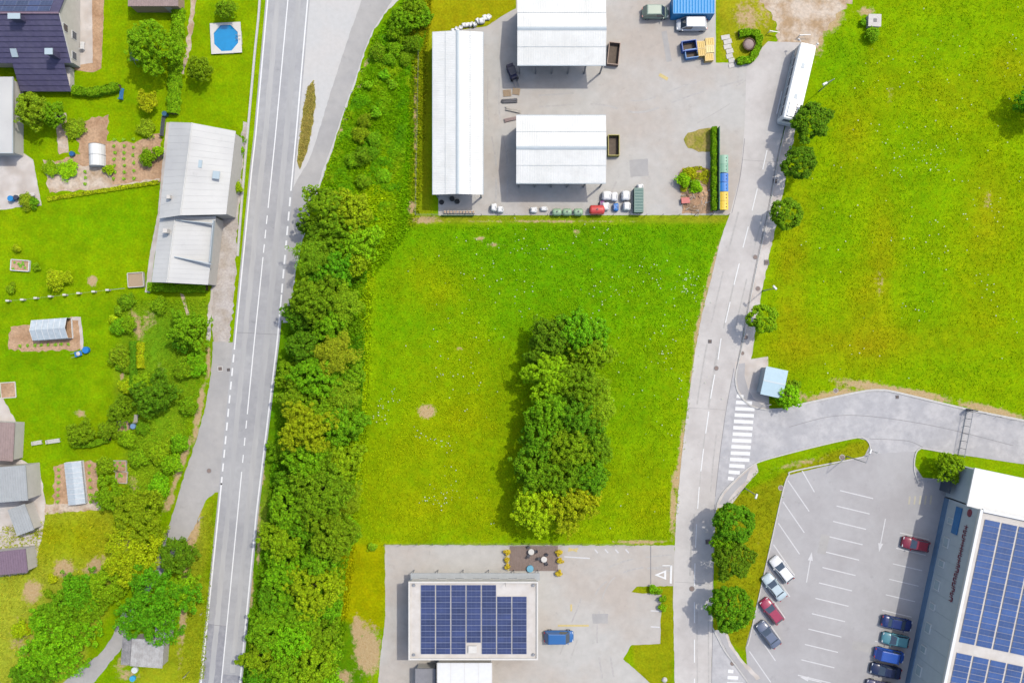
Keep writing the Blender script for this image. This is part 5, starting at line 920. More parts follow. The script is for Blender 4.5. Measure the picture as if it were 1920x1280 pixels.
def scrub(name, label, poly, n, hmax, seed, rgbs, leaf=.13, lo=.42, cat='scrub'):
    r = np.random.default_rng(seed); xs = [p[0] for p in poly]; ys = [p[1] for p in poly]
    px = r.uniform(min(xs), max(xs), n * 2); py = r.uniform(min(ys), max(ys), n * 2); ok = in_poly(px, py, poly); px, py = px[ok], py[ok]
    def field(sc, sd):
        g = np.random.default_rng(sd).random((64, 64)); x = (px / sc) % 63; y = (py / sc) % 63; i = x.astype(int); j = y.astype(int); fx = x - i; fy = y - j; fx = fx * fx * (3 - 2 * fx); fy = fy * fy * (3 - 2 * fy)
        return (g[j, i] * (1 - fx) + g[j, i + 1] * fx) * (1 - fy) + (g[j + 1, i] * (1 - fx) + g[j + 1, i + 1] * fx) * fy
    hf = field(16, seed) * .5 + field(7, seed + 1) * .3 + field(30, seed + 2) * .2; cf = field(22, seed + 3)
    keep = hf > lo; px, py, hf, cf = px[keep][:n], py[keep][:n], hf[keep][:n], cf[keep][:n]; k = len(px)
    z = hmax * np.clip((hf - lo) / (1 - lo), 0, 1) ** .8 * r.uniform(.6, 1.0, k) + .04
    pos = np.stack([(px - 960) * S, (640 - py) * S, z], -1); nrm = np.array([0, 0, 1.0]) + r.normal(size=(k, 3)) * .55; nrm /= np.linalg.norm(nrm, axis=1, keepdims=True)
    t1 = np.cross(nrm, r.normal(size=(k, 3))); t1 /= np.linalg.norm(t1, axis=1, keepdims=True); t2 = np.cross(nrm, t1); sz = leaf * r.uniform(.5, 1.4, k)[:, None]
    V = np.stack([pos - t1 * sz, pos - t2 * sz * .5, pos + t1 * sz, pos + t2 * sz * .5], 1).reshape(-1, 3); me = bpy.data.meshes.new(name); np_mesh(me, V, np.arange(4 * k).reshape(-1, 4))
    pal = np.array([C(*c, k=2.0) for c in rgbs]); ci = np.clip((cf * len(pal) + r.normal(0, .35, k)).astype(int), 0, len(pal) - 1); cc = pal[ci] * r.uniform(.65, 1.3, k)[:, None]
    at = me.attributes.new('Col', 'FLOAT_COLOR', 'POINT'); at.data.foreach_set('color', np.concatenate([np.repeat(cc, 4, 0), np.ones((4 * k, 1))], 1).astype(np.float32).ravel())
    me.materials.append(MT['blade']); return tag(put(name, me), label, cat, kind='stuff')
scrub('verge_scrub', 'dense leafy scrub covering the slope beside the lay-by', [(612, 330), (640, 245), (668, 170), (705, 75), (752, 5), (805, 2), (796, 90), (770, 120), (760, 300), (745, 400), (690, 420), (600, 390)], 52000, 1.1, 51, [(84, 142, 10), (104, 160, 10), (122, 168, 12), (140, 172, 14)], lo=.34)
scrub('thicket_scrub', 'low leafy scrub filling the lower end of the roadside thicket', [(560, 590), (640, 480), (690, 500), (684, 700), (668, 900), (655, 1040), (640, 1150), (630, 1240), (600, 1300), (455, 1300), (478, 1120), (500, 980), (520, 800)], 60000, 1.6, 52, [(74, 128, 10), (92, 142, 10), (108, 152, 12)], lo=.3)
scrub('bank_scrub', 'patchy low scrub on the bank above the bus bay', [(262, 730), (330, 650), (385, 660), (372, 740), (330, 860), (300, 940), (230, 1000), (215, 960), (240, 850)], 3500, .45, 53, [(90, 140, 14), (110, 156, 14), (134, 164, 20)], lo=.5)
scrub('yard_weeds', 'olive weeds on the debris patch and grass patch in the upper yard', [(1272, 330), (1282, 316), (1312, 312), (1330, 322), (1326, 350), (1300, 362), (1276, 360)], 2500, .8, 54, [(150, 150, 24), (170, 176, 30), (140, 120, 60)], lo=.3)
def flowers(name, label, spots, seed):
    r = np.random.default_rng(seed); V = []; F = []
    for (x, y, rx, ry, n) in spots:
        for _ in range(max(1, int(n * .7))):
            px, py = r.normal(x, rx), r.normal(y, ry); p = P(px, py); rr = r.uniform(.035, .1); z = r.uniform(.2, .4); o = len(V); tl = r.normal(0, .05, 2)
            for k in range(6): a = 1.047 * k; V.append((p.x + rr * math.cos(a), p.y + rr * math.sin(a), z + rr * (math.cos(a) * tl[0] + math.sin(a) * tl[1]) * 4))
            V.append((p.x, p.y, z + .03)); F += [(o + k, o + (k + 1) % 6, o + 6) for k in range(6)]
    me = bpy.data.meshes.new(name); me.from_pydata(V, [], F); me.materials.append(MT['petal']); tag(put(name, me), label, 'flowers', kind='stuff')
flowers('white_wildflowers', 'white umbel flowers scattered over the central meadow', [(1130, 440, 20, 12, 14), (1020, 467, 8, 4, 7), (1210, 500, 30, 20, 26), (1290, 540, 12, 18, 40), (1280, 520, 20, 10, 20), (1150, 540, 30, 12, 18), (1120, 580, 30, 25, 26), (1260, 640, 30, 40, 24), (1240, 665, 12, 5, 8), (1195, 720, 40, 30, 20), (1275, 725, 6, 14, 14), (975, 460, 12, 10, 14), (900, 600, 70, 60, 40), (850, 700, 30, 20, 26), (715, 775, 10, 14, 30), (735, 745, 12, 14, 16), (830, 830, 14, 10, 22), (790, 820, 8, 8, 14), (840, 900, 20, 30, 24), (830, 925, 12, 10, 20), (800, 935, 12, 6, 12), (880, 740, 30, 20, 12), (940, 540, 60, 50, 30), (1230, 590, 60, 60, 40), (1230, 850, 30, 60, 14), (900, 960, 80, 30, 10), (1060, 500, 90, 40, 30), (850, 480, 80, 40, 20), (1200, 950, 30, 30, 6)], 21)
flowers('white_clover', 'white flowers dotted over the right-hand field', [(1690, 130, 40, 30, 26), (1750, 90, 30, 20, 10), (1900, 110, 14, 30, 18), (1700, 270, 40, 30, 46), (1740, 300, 20, 20, 20), (1680, 320, 20, 14, 16), (1690, 450, 20, 10, 10), (1720, 420, 60, 40, 20), (1770, 480, 30, 30, 14), (1850, 530, 14, 16, 16), (1720, 580, 20, 20, 14), (1860, 380, 20, 20, 14), (1820, 350, 60, 60, 22), (1600, 660, 60, 40, 20), (1870, 620, 30, 30, 10), (1540, 500, 50, 80, 16), (1720, 200, 100, 90, 30), (1840, 200, 50, 80, 24)], 22)
# ------------------------------------------------------------------ vehicles
def loft(mb, rings, mi=0, closed=True, cap=True):
    n = len(rings[0]); o = len(mb.v); vs = [p for r in rings for p in r]; fs = []
    for k in range(len(rings) - 1):
        for i in range(n if closed else n - 1): j = (i + 1) % n; fs.append((k * n + i, k * n + j, (k + 1) * n + j, (k + 1) * n + i))
    if cap: fs += [tuple(range(n - 1, -1, -1)), tuple(range((len(rings) - 1) * n, len(rings) * n))]
    mb.add(vs, fs, mi); return mb
def wheel_parts(t, x, y, r, w_):
    ty = MB(); ty.tube((x, y - w_ / 2, r), (x, y + w_ / 2, r), r, n=18); o = obj('wheel', ty, MT['rubber'], t); rm = MB(); s = math.copysign(1, y); rm.tube((x, y + s * w_ / 2 - s * .02, r), (x, y + s * (w_ / 2 + .012), r), r * .62, n=14); obj('rim', rm, MT['steel'], o)
def make_car(name, label, px, py, ang, rgb, kind='hatch', L=4.2, W=1.78, k=1.0, group=None, cat='car'):
    """ang: direction of the bonnet in degrees, counter-clockwise from right in the picture"""
    p = P(px, py, .7); t = thing(name, label, cat, (p.x, p.y, 0), R(ang), group); hl = L / 2; hw = W / 2
    van = kind == 'van'
    st = [(-hl, .80, .60), (-hl + .12, .93, .86), (-hl + .5, .99, .98), (-.5, 1, .98), (.55, 1, .96), (hl - 1.0, .99, .92), (hl - .3, .93, .78), (hl - .06, .82, .62), (hl, .72, .50)]
    rings = []
    for x, wf, zt in st:
        w_ = hw * wf; zb = .22; rings.append([(x, -w_ * .92, zb), (x, w_ * .92, zb), (x, w_, .42), (x, w_ * .99, zt - .12), (x, w_ * .90, zt - .02), (x, w_ * .55, zt + .035), (x, 0, zt + .05), (x, -w_ * .55, zt + .035), (x, -w_ * .90, zt - .02), (x, -w_ * .99, zt - .12), (x, -w_, .42)])
    body = obj('body', loft(MB(), rings), MT['carpaint'], t, smooth=True, color=C(*rgb, k=k))
    xb0, xb1 = (-hl + .12 if kind != 'sedan' else -hl + .75), (hl - 1.05 if not van else hl - .6); xt0, xt1 = (-hl + .55 if kind != 'sedan' else -hl + 1.25), (hl - 1.95 if not van else hl - 1.3)
    zt, zr = .95, (1.46 if not van else 1.95); wb, wt = hw * .93, hw * (.74 if not van else .84)
    cab = MB(); loft(cab, [[(xb0, -wb, zt - .06), (xb1, -wb * .94, zt - .06), (xb1, wb * .94, zt - .06), (xb0, wb, zt - .06)], [(xt0, -wt, zr - .05), (xt1, -wt * .97, zr - .05), (xt1, wt * .97, zr - .05), (xt0, wt, zr - .05)], [(xt0 + .16, -wt * .86, zr), (xt1 - .12, -wt * .84, zr), (xt1 - .12, wt * .84, zr), (xt0 + .16, wt * .86, zr)]])
    obj('cabin', cab, MT['carpaint'], t, color=C(*rgb, k=k))
    def pane(nm, a, b, c, d, f=.86):
        a, b, c, d = map(Vector, (a, b, c, d)); m = (a + b + c + d) / 4; n_ = (b - a).cross(d - a).normalized() * .012; q = [m + (v - m) * f + n_ for v in (a, b, c, d)]; obj(nm, MB().add(q + [v - n_ * 1.8 for v in q], [(0, 1, 2, 3), (0, 4, 5, 1), (1, 5, 6, 2), (2, 6, 7, 3), (3, 7, 4, 0)]), MT['glass'], t)
    zb_, zt_ = zt - .0, zr - .06
    pane('windscreen', (xb1, -wb * .94, zb_ - .06), (xb1, wb * .94, zb_ - .06), (xt1, wt * .97, zt_), (xt1, -wt * .97, zt_), .9)
    if not van: pane('rear_window', (xb0, wb, zb_ - .06), (xb0, -wb, zb_ - .06), (xt0, -wt, zt_), (xt0, wt, zt_), .84)
    fx = xb0 if not van else (xb0 + xb1) / 2 + .3; fxt = xt0 if not van else (xt0 + xt1) / 2 + .3
    pane('side_window', (fx, -wb, zb_ - .06), (xb1, -wb * .94, zb_ - .06), (xt1, -wt * .97, zt_), (fxt, -wt, zt_)); pane('side_window', (xb1, wb * .94, zb_ - .06), (fx, wb, zb_ - .06), (fxt, wt, zt_), (xt1, wt * .97, zt_))
    for sx in (-1, 1):
        for sy in (-1, 1): wheel_parts(t, sx * (hl - .82), sy * (hw - .1), .31, .2)
    for sy in (-1, 1):
        obj('headlight', MB().box((hl - .22, sy * hw * .62, .66), (.26, .34, .12)), MT['headlight'], t); obj('tail_light', MB().box((-hl + .05, sy * hw * .66, .72), (.14, .28, .2)), MT['taillight'], t)
        obj('wing_mirror', MB().box((xb1 - .25, sy * (hw + .06), 1.0), (.12, .18, .13)), MT['carpaint'], t, color=C(*rgb, k=k))
    return t
CP = 'cars in the large car park'
make_car('parked_car', 'white hatchback in the slanted bays, uppermost of the four', 1466, 1067, 128, (250, 250, 252), 'hatch', 4.3, group=CP)
make_car('parked_car', 'pale ice-blue saloon in the slanted bays below the white car', 1452, 1100, 128, (205, 222, 230), 'sedan', 4.4, group=CP)
make_car('parked_car', 'raspberry red hatchback in the slanted bays', 1447, 1145, 128, (176, 52, 86), 'hatch', 4.2, group=CP)
make_car('parked_car', 'slate grey saloon in the slanted bays below the red car', 1441, 1189, 128, (112, 122, 146), 'sedan', 4.4, group=CP)
make_car('parked_car', 'dark red car alone in the bays in front of the large hall', 1717, 1020, 168, (150, 38, 62), 'hatch', 4.1, group=CP)
make_car('parked_car', 'navy blue saloon, uppermost of the row before the large hall', 1682, 1168, -12, (26, 50, 116), 'sedan', 4.6, group=CP)
make_car('parked_car', 'teal green hatchback below the navy saloon', 1679, 1199, 168, (88, 148, 160), 'hatch', 4.1, k=1.1, group=CP)
make_car('parked_car', 'bright blue van-like car below the teal hatchback', 1668, 1228, -12, (40, 92, 190), 'van', 4.5, group=CP)
make_car('parked_car', 'dark blue-black saloon below the bright blue car', 1661, 1257, 168, (30, 44, 84), 'sedan', 4.6, group=CP)
make_car('parked_car', 'purple-grey car cut by the bottom edge of the car park', 1650, 1288, 168, (92, 90, 122), 'hatch', 4.2, group=CP)
make_car('parked_van', 'blue van parked in the lower yard right of the office', 1048, 1193, 0, (44, 110, 180), 'van', 4.4, 1.8, cat='van')
make_car('parked_van', 'white pickup-like van beneath the blue container in the upper yard', 1297, 46, 180, (240, 242, 246), 'van', 4.6, 1.85, cat='van')
make_car('utility_vehicle', 'grey-green van left of the blue container in the upper yard', 1229, 24, 0, (150, 170, 152), 'van', 4.0, 1.75, cat='van')
# coach
p = P(1500.5, 152.5, 3.3); t = thing('coach', 'white coach parked along the top of the side road', 'coach', (p.x, p.y, 0), math.atan2(136, 32)); HL, HW = 5.75, 1.27
prof = lambda x, f, zt: [(x, -HW * f, .35), (x, HW * f, .35), (x, HW * f, 2.7), (x, HW * f * .97, zt - .28), (x, HW * f * .88, zt - .08), (x, HW * f * .6, zt - .01), (x, -HW * f * .6, zt - .01), (x, -HW * f * .88, zt - .08), (x, -HW * f * .97, zt - .28), (x, -HW * f, 2.7)]
mb = MB(); loft(mb, [prof(-HL, .9, 3.1), prof(-HL + .15, .98, 3.27), prof(-HL + .6, 1, 3.3), prof(HL - 1.2, 1, 3.3), prof(HL - .35, .97, 3.24), prof(HL - .05, .86, 3.05)]); MT['coach'] = mat('coach_white', C(255, 255, 255, 1.15), .35, spec=.5)
body = obj('body', mb, MT['coach'], t, smooth=False)
for sy in (-1, 1):
    for i in range(7): obj('side_window', MB().box((-HL + 1.25 + i * 1.5, sy * (HW + .008), 2.15), (1.36, .03, .95)), MT['glass'], t)
    obj('side_stripe', MB().box((0, sy * (HW + .006), 1.25), (10.6, .02, .14)), MT['darksteel'], t); obj('side_panel', MB().box((0, sy * (HW + .004), .8), (10.4, .016, .55)), MT['roof_cap'], t)
    for x in (-3.2, 3.6): wheel_parts(t, x, sy * (HW - .16), .5, .3)
    m_ = obj('mirror', MB().tube((HL - .1, sy * HW * .8, 2.85), (HL + .45, sy * (HW + .15), 2.75), .04).box((HL + .45, sy * (HW + .15), 2.5), (.12, .28, .5)), MT['white'], t)
obj('windscreen', MB().box((HL - .02, 0, 2.0), (.08, HW * 1.6, 1.5)), MT['glass'], t); obj('rear_window', MB().box((-HL - .01, 0, 2.35), (.05, HW * 1.5, .8)), MT['glass'], t); obj('rear_bumper', MB().box((-HL - .05, 0, .6), (.2, HW * 1.75, .4)), MT['white'], t)
for x in (-2.3, 2.3): h_ = obj('roof_hatch', MB().box((x, .12, 3.32), (.75, .5, .06)), MT['roof_cap'], t)
ac = obj('roof_cooler', MB().box((-4.35, -.05, 3.37), (2.1, 1.75, .22), top=(.94, .92)), MT['coach'], t)
for i in range(6): obj('fan', MB().tube((-3.55 - .32 * i, -.32, 3.47), (-3.55 - .32 * i, -.32, 3.495), .13, n=14), MT['darksteel'], ac); obj('vent_slot', MB().box((-3.55 - .32 * i, .18, 3.485), (.14, .06, .02)), MT['darksteel'], ac)
# ------------------------------------------------------------------ things in the upper yard
def container(name, label, px, py, L, W_, H_, ang, rgb, h=None, cat='container', k=1.0, lid=True):
    p = P(px, py, H_ if h is None else h); t = thing(name, label, cat, (p.x, p.y, 0), R(ang)); cl = C(*rgb, k=k)
    n = max(6, int(L / .28)); mb = MB(); pts = []
    def side(ax, sg):
        vs = []; ln = L if ax == 'x' else W_; oth = (W_ if ax == 'x' else L) / 2; m = max(4, int(ln / .28))
        for i in range(m + 1):
            s = -ln / 2 + ln * i / m; d = oth - (.04 if i % 2 else 0)
            for z in (.15, H_ - .1): vs.append((s, sg * d, z) if ax == 'x' else (sg * d, s, z))
        mb.add(vs, [(2 * i, 2 * i + 2, 2 * i + 3, 2 * i + 1) for i in range(m)])
    for sg in (-1, 1): side('x', sg); side('y', sg)
    obj('wall', mb, MT['plastic'], t, color=cl)
    fr = MB()
    for sg in (-1, 1): fr.box((0, sg * (W_ / 2 - .04), H_ - .06), (L, .1, .12)).box((0, sg * (W_ / 2 - .04), .1), (L, .1, .16)).box((sg * (L / 2 - .04), 0, H_ - .06), (.1, W_ - .2, .12)).box((sg * (L / 2 - .04), 0, .1), (.1, W_ - .2, .16))
    for sx in (-1, 1):
        for sy in (-1, 1): fr.box((sx * (L / 2 - .05), sy * (W_ / 2 - .05), H_ / 2), (.12, .12, H_ - .02))
    obj('frame', fr, MT['plastic'], t, color=cl)
    if lid:
        rf = MB(); vs = []; m = max(8, int(L / .22))
        for i in range(m + 1):
            x = -L / 2 + .06 + (L - .12) * i / m; z = H_ - .04 + (.05 if i % 2 else 0); vs += [(x, -W_ / 2 + .06, z), (x, W_ / 2 - .06, z)]
        rf.add(vs, [(2 * i, 2 * i + 2, 2 * i + 3, 2 * i + 1) for i in range(m)]); obj('roof', rf, MT['plastic'], t, color=cl)
    else:
        obj('floor', MB().box((0, 0, .2), (L - .2, W_ - .2, .08)), MT['rust'], t, color=C(110, 96, 84))
    return t
container('shipping_container', 'blue corrugated shipping container at the top edge of the upper yard', 1301, 9, 6.1, 2.6, 2.6, 0, (20, 150, 222))
container('waste_skip', 'dark blue open skip right of the middle of the upper yard', 1293, 85, 2.2, 1.5, 1.2, 8, (50, 100, 190), lid=False, cat='skip')
container('waste_skip', 'light blue open skip below the dark blue skip', 1297, 100, 1.9, 1.3, 1.0, 8, (90, 150, 214), lid=False, cat='skip')
for i, (x, y, c, lb) in enumerate([(1314, 84, (240, 205, 120), 'yellow lidded crate beside the dark blue skip'), (1316, 98, (236, 200, 116), 'yellow lidded crate beside the light blue skip'), (1331, 78, (244, 210, 124), 'uppermost yellow crate of the right column by the grass'), (1331, 92, (250, 228, 160), 'pale yellow crate in the middle of the right column'), (1330, 107, (244, 206, 120), 'lowest yellow crate of the right column by the grass')]):
    container('waste_crate', lb, x, y, 1.25, 1.05, 1.0, 4, c, cat='crate')
container('steel_bin', 'olive-yellow open steel bin at the right end of the middle warehouse', 1151, 272, 3.1, 1.7, 1.1, 90, (176, 164, 70), lid=False, cat='skip')
container('timber_trailer', 'brown slatted trailer bed at the right end of the upper warehouse', 1151, 100, 3.3, 1.7, 1.0, 84, (168, 140, 124), lid=False, cat='trailer')
container('tool_container', 'grey-green storage box below the warehouses near the white sacks', 1198, 375, 3.6, 1.35, 1.5, 90, (108, 140, 130), cat='container')
# bins along the green screen
def bin_(label, px, py, rgb, lidc=None):
    p = P(px, py, 1.2); t = thing('wheeled_bin', label, 'bin', (p.x, p.y, 0), 0, 'recycling bins beside the side road'); cl = C(*rgb)
    mb = MB(); loft(mb, [[(-.45, -.55, .18), (.45, -.55, .18), (.45, .55, .18), (-.45, .55, .18)], [(-.55, -.64, 1.12), (.55, -.64, 1.12), (.55, .64, 1.12), (-.55, .64, 1.12)]]); obj('body', mb, MT['plastic'], t, color=cl)
    lid = MB(); loft(lid, [[(x, -.66, 1.12), (x, .66, 1.12), (x, .66, z), (x, -.66, z)] for x, z in ((-.6, 1.16), (-.3, 1.27), (0, 1.31), (.3, 1.27), (.6, 1.17))]); l_ = obj('lid', lid, MT['plastic'], t, color=cl)
    for yy in (-.24, .24): obj('lid_opening', MB().tube((.28, yy, 1.24), (.28, yy, 1.30), .08, n=10), MT['rubber'], l_)
    for sx in (-.4, .4):
        for sy in (-.5, .5): obj('caster', MB().tube((sx, sy - .03, .1), (sx, sy + .03, .1), .1, n=10), MT['rubber'], t)
for px, py, c, lb in [(1358, 299, (150, 196, 172), 'pale green wheeled bin, uppermost of the bin row'), (1358, 315, (132, 186, 160), 'pale green wheeled bin next to the blue bins'), (1358, 333, (24, 120, 214), 'upper blue wheeled bin of the bin row'), (1358, 350.5, (30, 132, 222), 'lower blue wheeled bin next to the yellow bins'), (1358, 368, (246, 206, 60), 'upper yellow wheeled bin of the bin row'), (1358, 385, (250, 210, 50), 'lowest yellow wheeled bin by the fence corner')]: bin_(lb, px, py, c)
# green screen fence by the bins
t = thing('screen_fence', 'tall green mesh screen fence behind the bin row', 'fence', (*P(1343, 320)[:2], 0)); MT['netting'] = mat('netting', C(128, 166, 134), .8, ns=6, na=.2)
for i in range(7): y = 6.1 - 2.03 * i; obj('post', MB().tube((0, y, 0), (0, y, 2.2), .05), MT['darksteel'], t)
for i in range(6): y = 6.1 - 2.03 * (i + .5); obj('mesh_panel', MB().box((0, y, 1.1), (.09, 1.98, 2.1)), MT['netting'], t)
# tanks, drums, sacks, pallets in the yard
def tank(label, px, py, rgb, L=1.9, r=.65, ang=0, cat='tank', name='storage_tank', group=None):
    p = P(px, py, r); t = thing(name, label, cat, (p.x, p.y, 0), R(ang), group); mb = MB(); n = 16
    rings = []
    for x, f in ((-L / 2, .35), (-L / 2 + .08, .75), (-L / 2 + .22, .97), (-L / 2 + .4, 1), (L / 2 - .4, 1), (L / 2 - .22, .97), (L / 2 - .08, .75), (L / 2, .35)): rings.append([(x, r * f * math.cos(6.283 * i / n), r + .1 + r * f * math.sin(6.283 * i / n)) for i in range(n)])
    obj('shell', loft(mb, rings), MT['plastic'], t, smooth=True, color=C(*rgb)); obj('cradle', MB().box((-L / 3.4, 0, .18), (.16, r * 1.5, .36)).box((L / 3.4, 0, .18), (.16, r * 1.5, .36)), MT['darksteel'], t); obj('filler_cap', MB().tube((0, 0, 2 * r + .08), (0, 0, 2 * r + .2), .12, n=10), MT['darksteel'], t)
tank('red cylindrical tank at the fence in the upper yard', 1119, 394, (222, 76, 72), 2.3, .72)
for i, (x, lb) in enumerate([(1044, 'pale green drum, leftmost of three by the fence'), (1063, 'pale green drum in the middle of three by the fence'), (1084, 'pale green drum beside the red tank')]): tank(lb, x, 398, (164, 196, 160), 1.45, .55, group='green drums along the fence')
def sack(label, px, py, w_, d_, h, rgb=(250, 250, 250), rz=0, cat='sack'):
    p = P(px, py, h); t = thing('bulk_sack', label, cat, (p.x, p.y, 0), rz, 'white sacks in the upper yard'); mb = MB(); n = 12; rings = []
    sd = rng.random() * 6
    for z, f in ((0, .9), (h * .15, 1.02), (h * .5, 1.06), (h * .8, 1.0), (h * .96, .8), (h * 1.02, .42), (h * .98, .15)):
        rings.append([(w_ / 2 * f * max(-.92, min(.92, 1.25 * math.cos(6.283 * i / n))) * (1 + .06 * math.sin(sd + i * 2.3 + z * 3)), d_ / 2 * f * max(-.92, min(.92, 1.25 * math.sin(6.283 * i / n))) * (1 + .06 * math.cos(sd * 2 + i * 1.7)), z) for i in range(n)])
    obj('bag', loft(mb, rings), MT['plastic'], t, smooth=True, color=C(*rgb)); 
    lo = MB()
    for sx in (-1, 1): lo.tube((sx * w_ * .34, -d_ * .3, h * .95), (sx * w_ * .3, 0, h * 1.2), .03, n=6).tube((sx * w_ * .3, 0, h * 1.2), (sx * w_ * .34, d_ * .3, h * .95), .03, n=6)
    obj('lifting_loop', lo, MT['offwhite'], t)
for a in [('large white sack at the left end of the yard fence', 926, 388, 1.0, 1.2, 1.1), ('white sack behind the large one at the left end of the fence', 938, 392, 1.0, 1.0, 1.0), ('white sack left of the pale green drums', 1001, 393, 1.1, .9, .7), ('flatter white sack next to the pale green drums', 1020, 391, 1.1, .7, .6), ('white sack, upper left of the sack pile by the red tank', 1138, 366, 1.5, 1.4, 1.1), ('white sack directly above the red tank', 1136, 386, 1.2, 1.2, .9), ('white sack in the middle of the sack pile', 1152, 368, 1.1, 1.4, 1.0), ('white sack at the right of the sack pile, upper', 1174, 366, 1.4, 1.5, 1.1), ('white sack at the right of the sack pile, lower', 1176, 386, 1.2, 1.3, 1.0), ('round white sack on top of the grey-green box end', 1201, 350, 1.0, .9, .9)]: sack(*a)
sack('bright blue sack between the white sacks', 1155, 388, .9, 1.2, .8, (50, 130, 214)); sack('small purple sack beside the red tank', 1129, 382, .8, 1.0, .7, (150, 80, 150))
# snow-white rubble sacks behind the long shed
for i in range(11):
    x = 850 + i * 6.6; y = 56 - i * 2.3 + rng.uniform(-3, 3); sack(f'white bag above the long shed, {nth(i)} of the row from the left', x, y, rng.uniform(.6, .95), rng.uniform(.5, .9), rng.uniform(.4, .7), rz=rng.random())
# brick-sized crates along the fence under the long shed
for i in range(10):
    p = P(834.5 + i * 5.95, 398); t = thing('stone_trough', f'pale stone trough below the long shed, {nth(i)} from the left', 'trough', (p.x, p.y, 0), 0, 'stone troughs below the long shed')
    obj('body', MB().box((0, 0, .2), (.38, .42, .4), top=(.95, .95)), MT['concrete'], t); obj('soil_fill', MB().box((0, 0, .405), (.24, .28, .02)), MT['soil'], t)
t = thing('green_net', 'strip of green netting along the fence below the stone troughs', 'netting', (*P(858, 404.5)[:2], 0)); obj('net', MB().box((0, 0, .35), (4.9, .05, .7)), MT['netting'], t); obj('post', MB().tube((-2.4, 0, 0), (-2.4, 0, .9), .04).tube((2.4, 0, 0), (2.4, 0, .9), .04), MT['darksteel'], t)
p = P(848, 377); t = thing('tyre_pile', 'stack of dark tyres in the shade under the long shed', 'tyres', (p.x, p.y, 0))
for x, y, n in ((0, .3, 3), (.75, -.1, 2), (-1.6, -.2, 1)):
    for i in range(n): obj('tyre', MB().lathe([(.2, .02 + i * .22), (.32, 0 + i * .22), (.38, .1 + i * .22), (.32, .2 + i * .22), (.2, .18 + i * .22)], 14, (x, y)), MT['rubber'], t)
# forklift and clutter between the warehouses
p = P(962, 138, 1.2); t = thing('forklift', 'dark forklift in the shade at the lower left corner of the upper warehouse', 'forklift', (p.x, p.y, 0), R(-70)); dk = C(70, 70, 110)
obj('body', MB().box((-.3, 0, .65), (1.9, 1.15, .8), top=(.9, .9)), MT['plastic'], t, color=dk); obj('counterweight', MB().box((-1.35, 0, .7), (.5, 1.1, .95), top=(.8, .9)), MT['plastic'], t, color=C(60, 56, 84)); obj('roof_guard', MB().box((-.2, 0, 2.05), (1.2, 1.0, .06)), MT['darksteel'], t)
for sx in (-.75, .35):
    for sy in (-.45, .45): obj('pillar', MB().tube((sx, sy, 1.0), (sx * .9, sy, 2.03), .035), MT['darksteel'], t)
obj('mast', MB().box((.85, -.35, 1.15), (.12, .1, 2.1)).box((.85, .35, 1.15), (.12, .1, 2.1)).box((.85, 0, 2.1), (.1, .7, .1)), MT['darksteel'], t); obj('fork', MB().box((1.4, -.28, .12), (1.1, .12, .05)).box((1.4, .28, .12), (1.1, .12, .05)), MT['steel'], t)
for sx in (-.9, .5):
    for sy in (-.5, .5): wheel_parts(t, sx, sy, .3, .22)
for i, (x, y, w_, d_, a, lb) in enumerate([(951, 175, 1.2, 1.0, 5, 'timber pallet between the two warehouses, uppermost of the pile'), (968, 172, 1.1, 1.0, -8, 'pale timber pallet right of the uppermost one'), (955, 190, 2.4, .6, 4, 'dark plank bundle below the pallets between the warehouses'), (962, 207, 2.4, .5, -12, 'grey pipe bundle below the dark plank bundle'), (958, 224, 2.0, .5, 15, 'brown beam bundle just above the middle warehouse corner')]):
    p = P(x, y); t = thing('pallet' if i < 2 else 'beam_bundle', lb, 'pallet' if i < 2 else 'timber', (p.x, p.y, 0), R(a))
    if i < 2:
        for j in range(6): obj('slat', MB().box((0, -d_ / 2 + d_ * (j + .5) / 6, .13), (w_, d_ / 6 - .04, .025)), MT['timber'], t)
        for j in (-1, 0, 1): obj('runner', MB().box((j * w_ * .42, 0, .06), (.1, d_, .1)), MT['timber'], t)
    else:
        for j in range(6): obj('beam', MB().box((rng.uniform(-.1, .1), -d_ / 2 + d_ * (j % 3 + .5) / 3, .08 + .14 * (j // 3)), (w_ * rng.uniform(.85, 1), d_ / 3 - .03, .12), R(rng.uniform(-4, 4))), MT['timber_grey'] if i == 3 else MT['roof_brown'] if i == 4 else MT['darksteel'], t)
# debris heap
p = P(1305, 368); t = thing('debris_heap', 'heap of broken branches and timber scraps at the yard corner', 'debris', (p.x, p.y, 0)); mb = MB(); n = 16
rings = []
for f, z in ((1, .0), (.8, .35), (.55, .65), (.3, .8), (.08, .85)): rings.append([(2.3 * f * math.cos(6.283 * i / n) * rng.uniform(.85, 1.1), 2.6 * f * math.sin(6.283 * i / n) * rng.uniform(.85, 1.1), z * rng.uniform(.8, 1.1)) for i in range(n)])
obj('mound', loft(mb, rings), MT['soil'], t)
for i in range(90):
    a = rng.random() * 6.28; d = rng.random() ** .5; x, y = 2.3 * d * math.cos(a), 2.7 * d * math.sin(a) - .3; b = rng.random() * 3.14; l = rng.uniform(.3, 1.0); z = .85 * (1 - d) + .15
    obj('branch', MB().tube((x - l * math.cos(b) / 2, y - l * math.sin(b) / 2, z + rng.uniform(-.1, .1)), (x + l * math.cos(b) / 2, y + l * math.sin(b) / 2, z + rng.uniform(-.05, .2)), rng.uniform(.02, .06), rng.uniform(.01, .04), 5), MT['timber'] if i % 3 else MT['offwhite'], t)
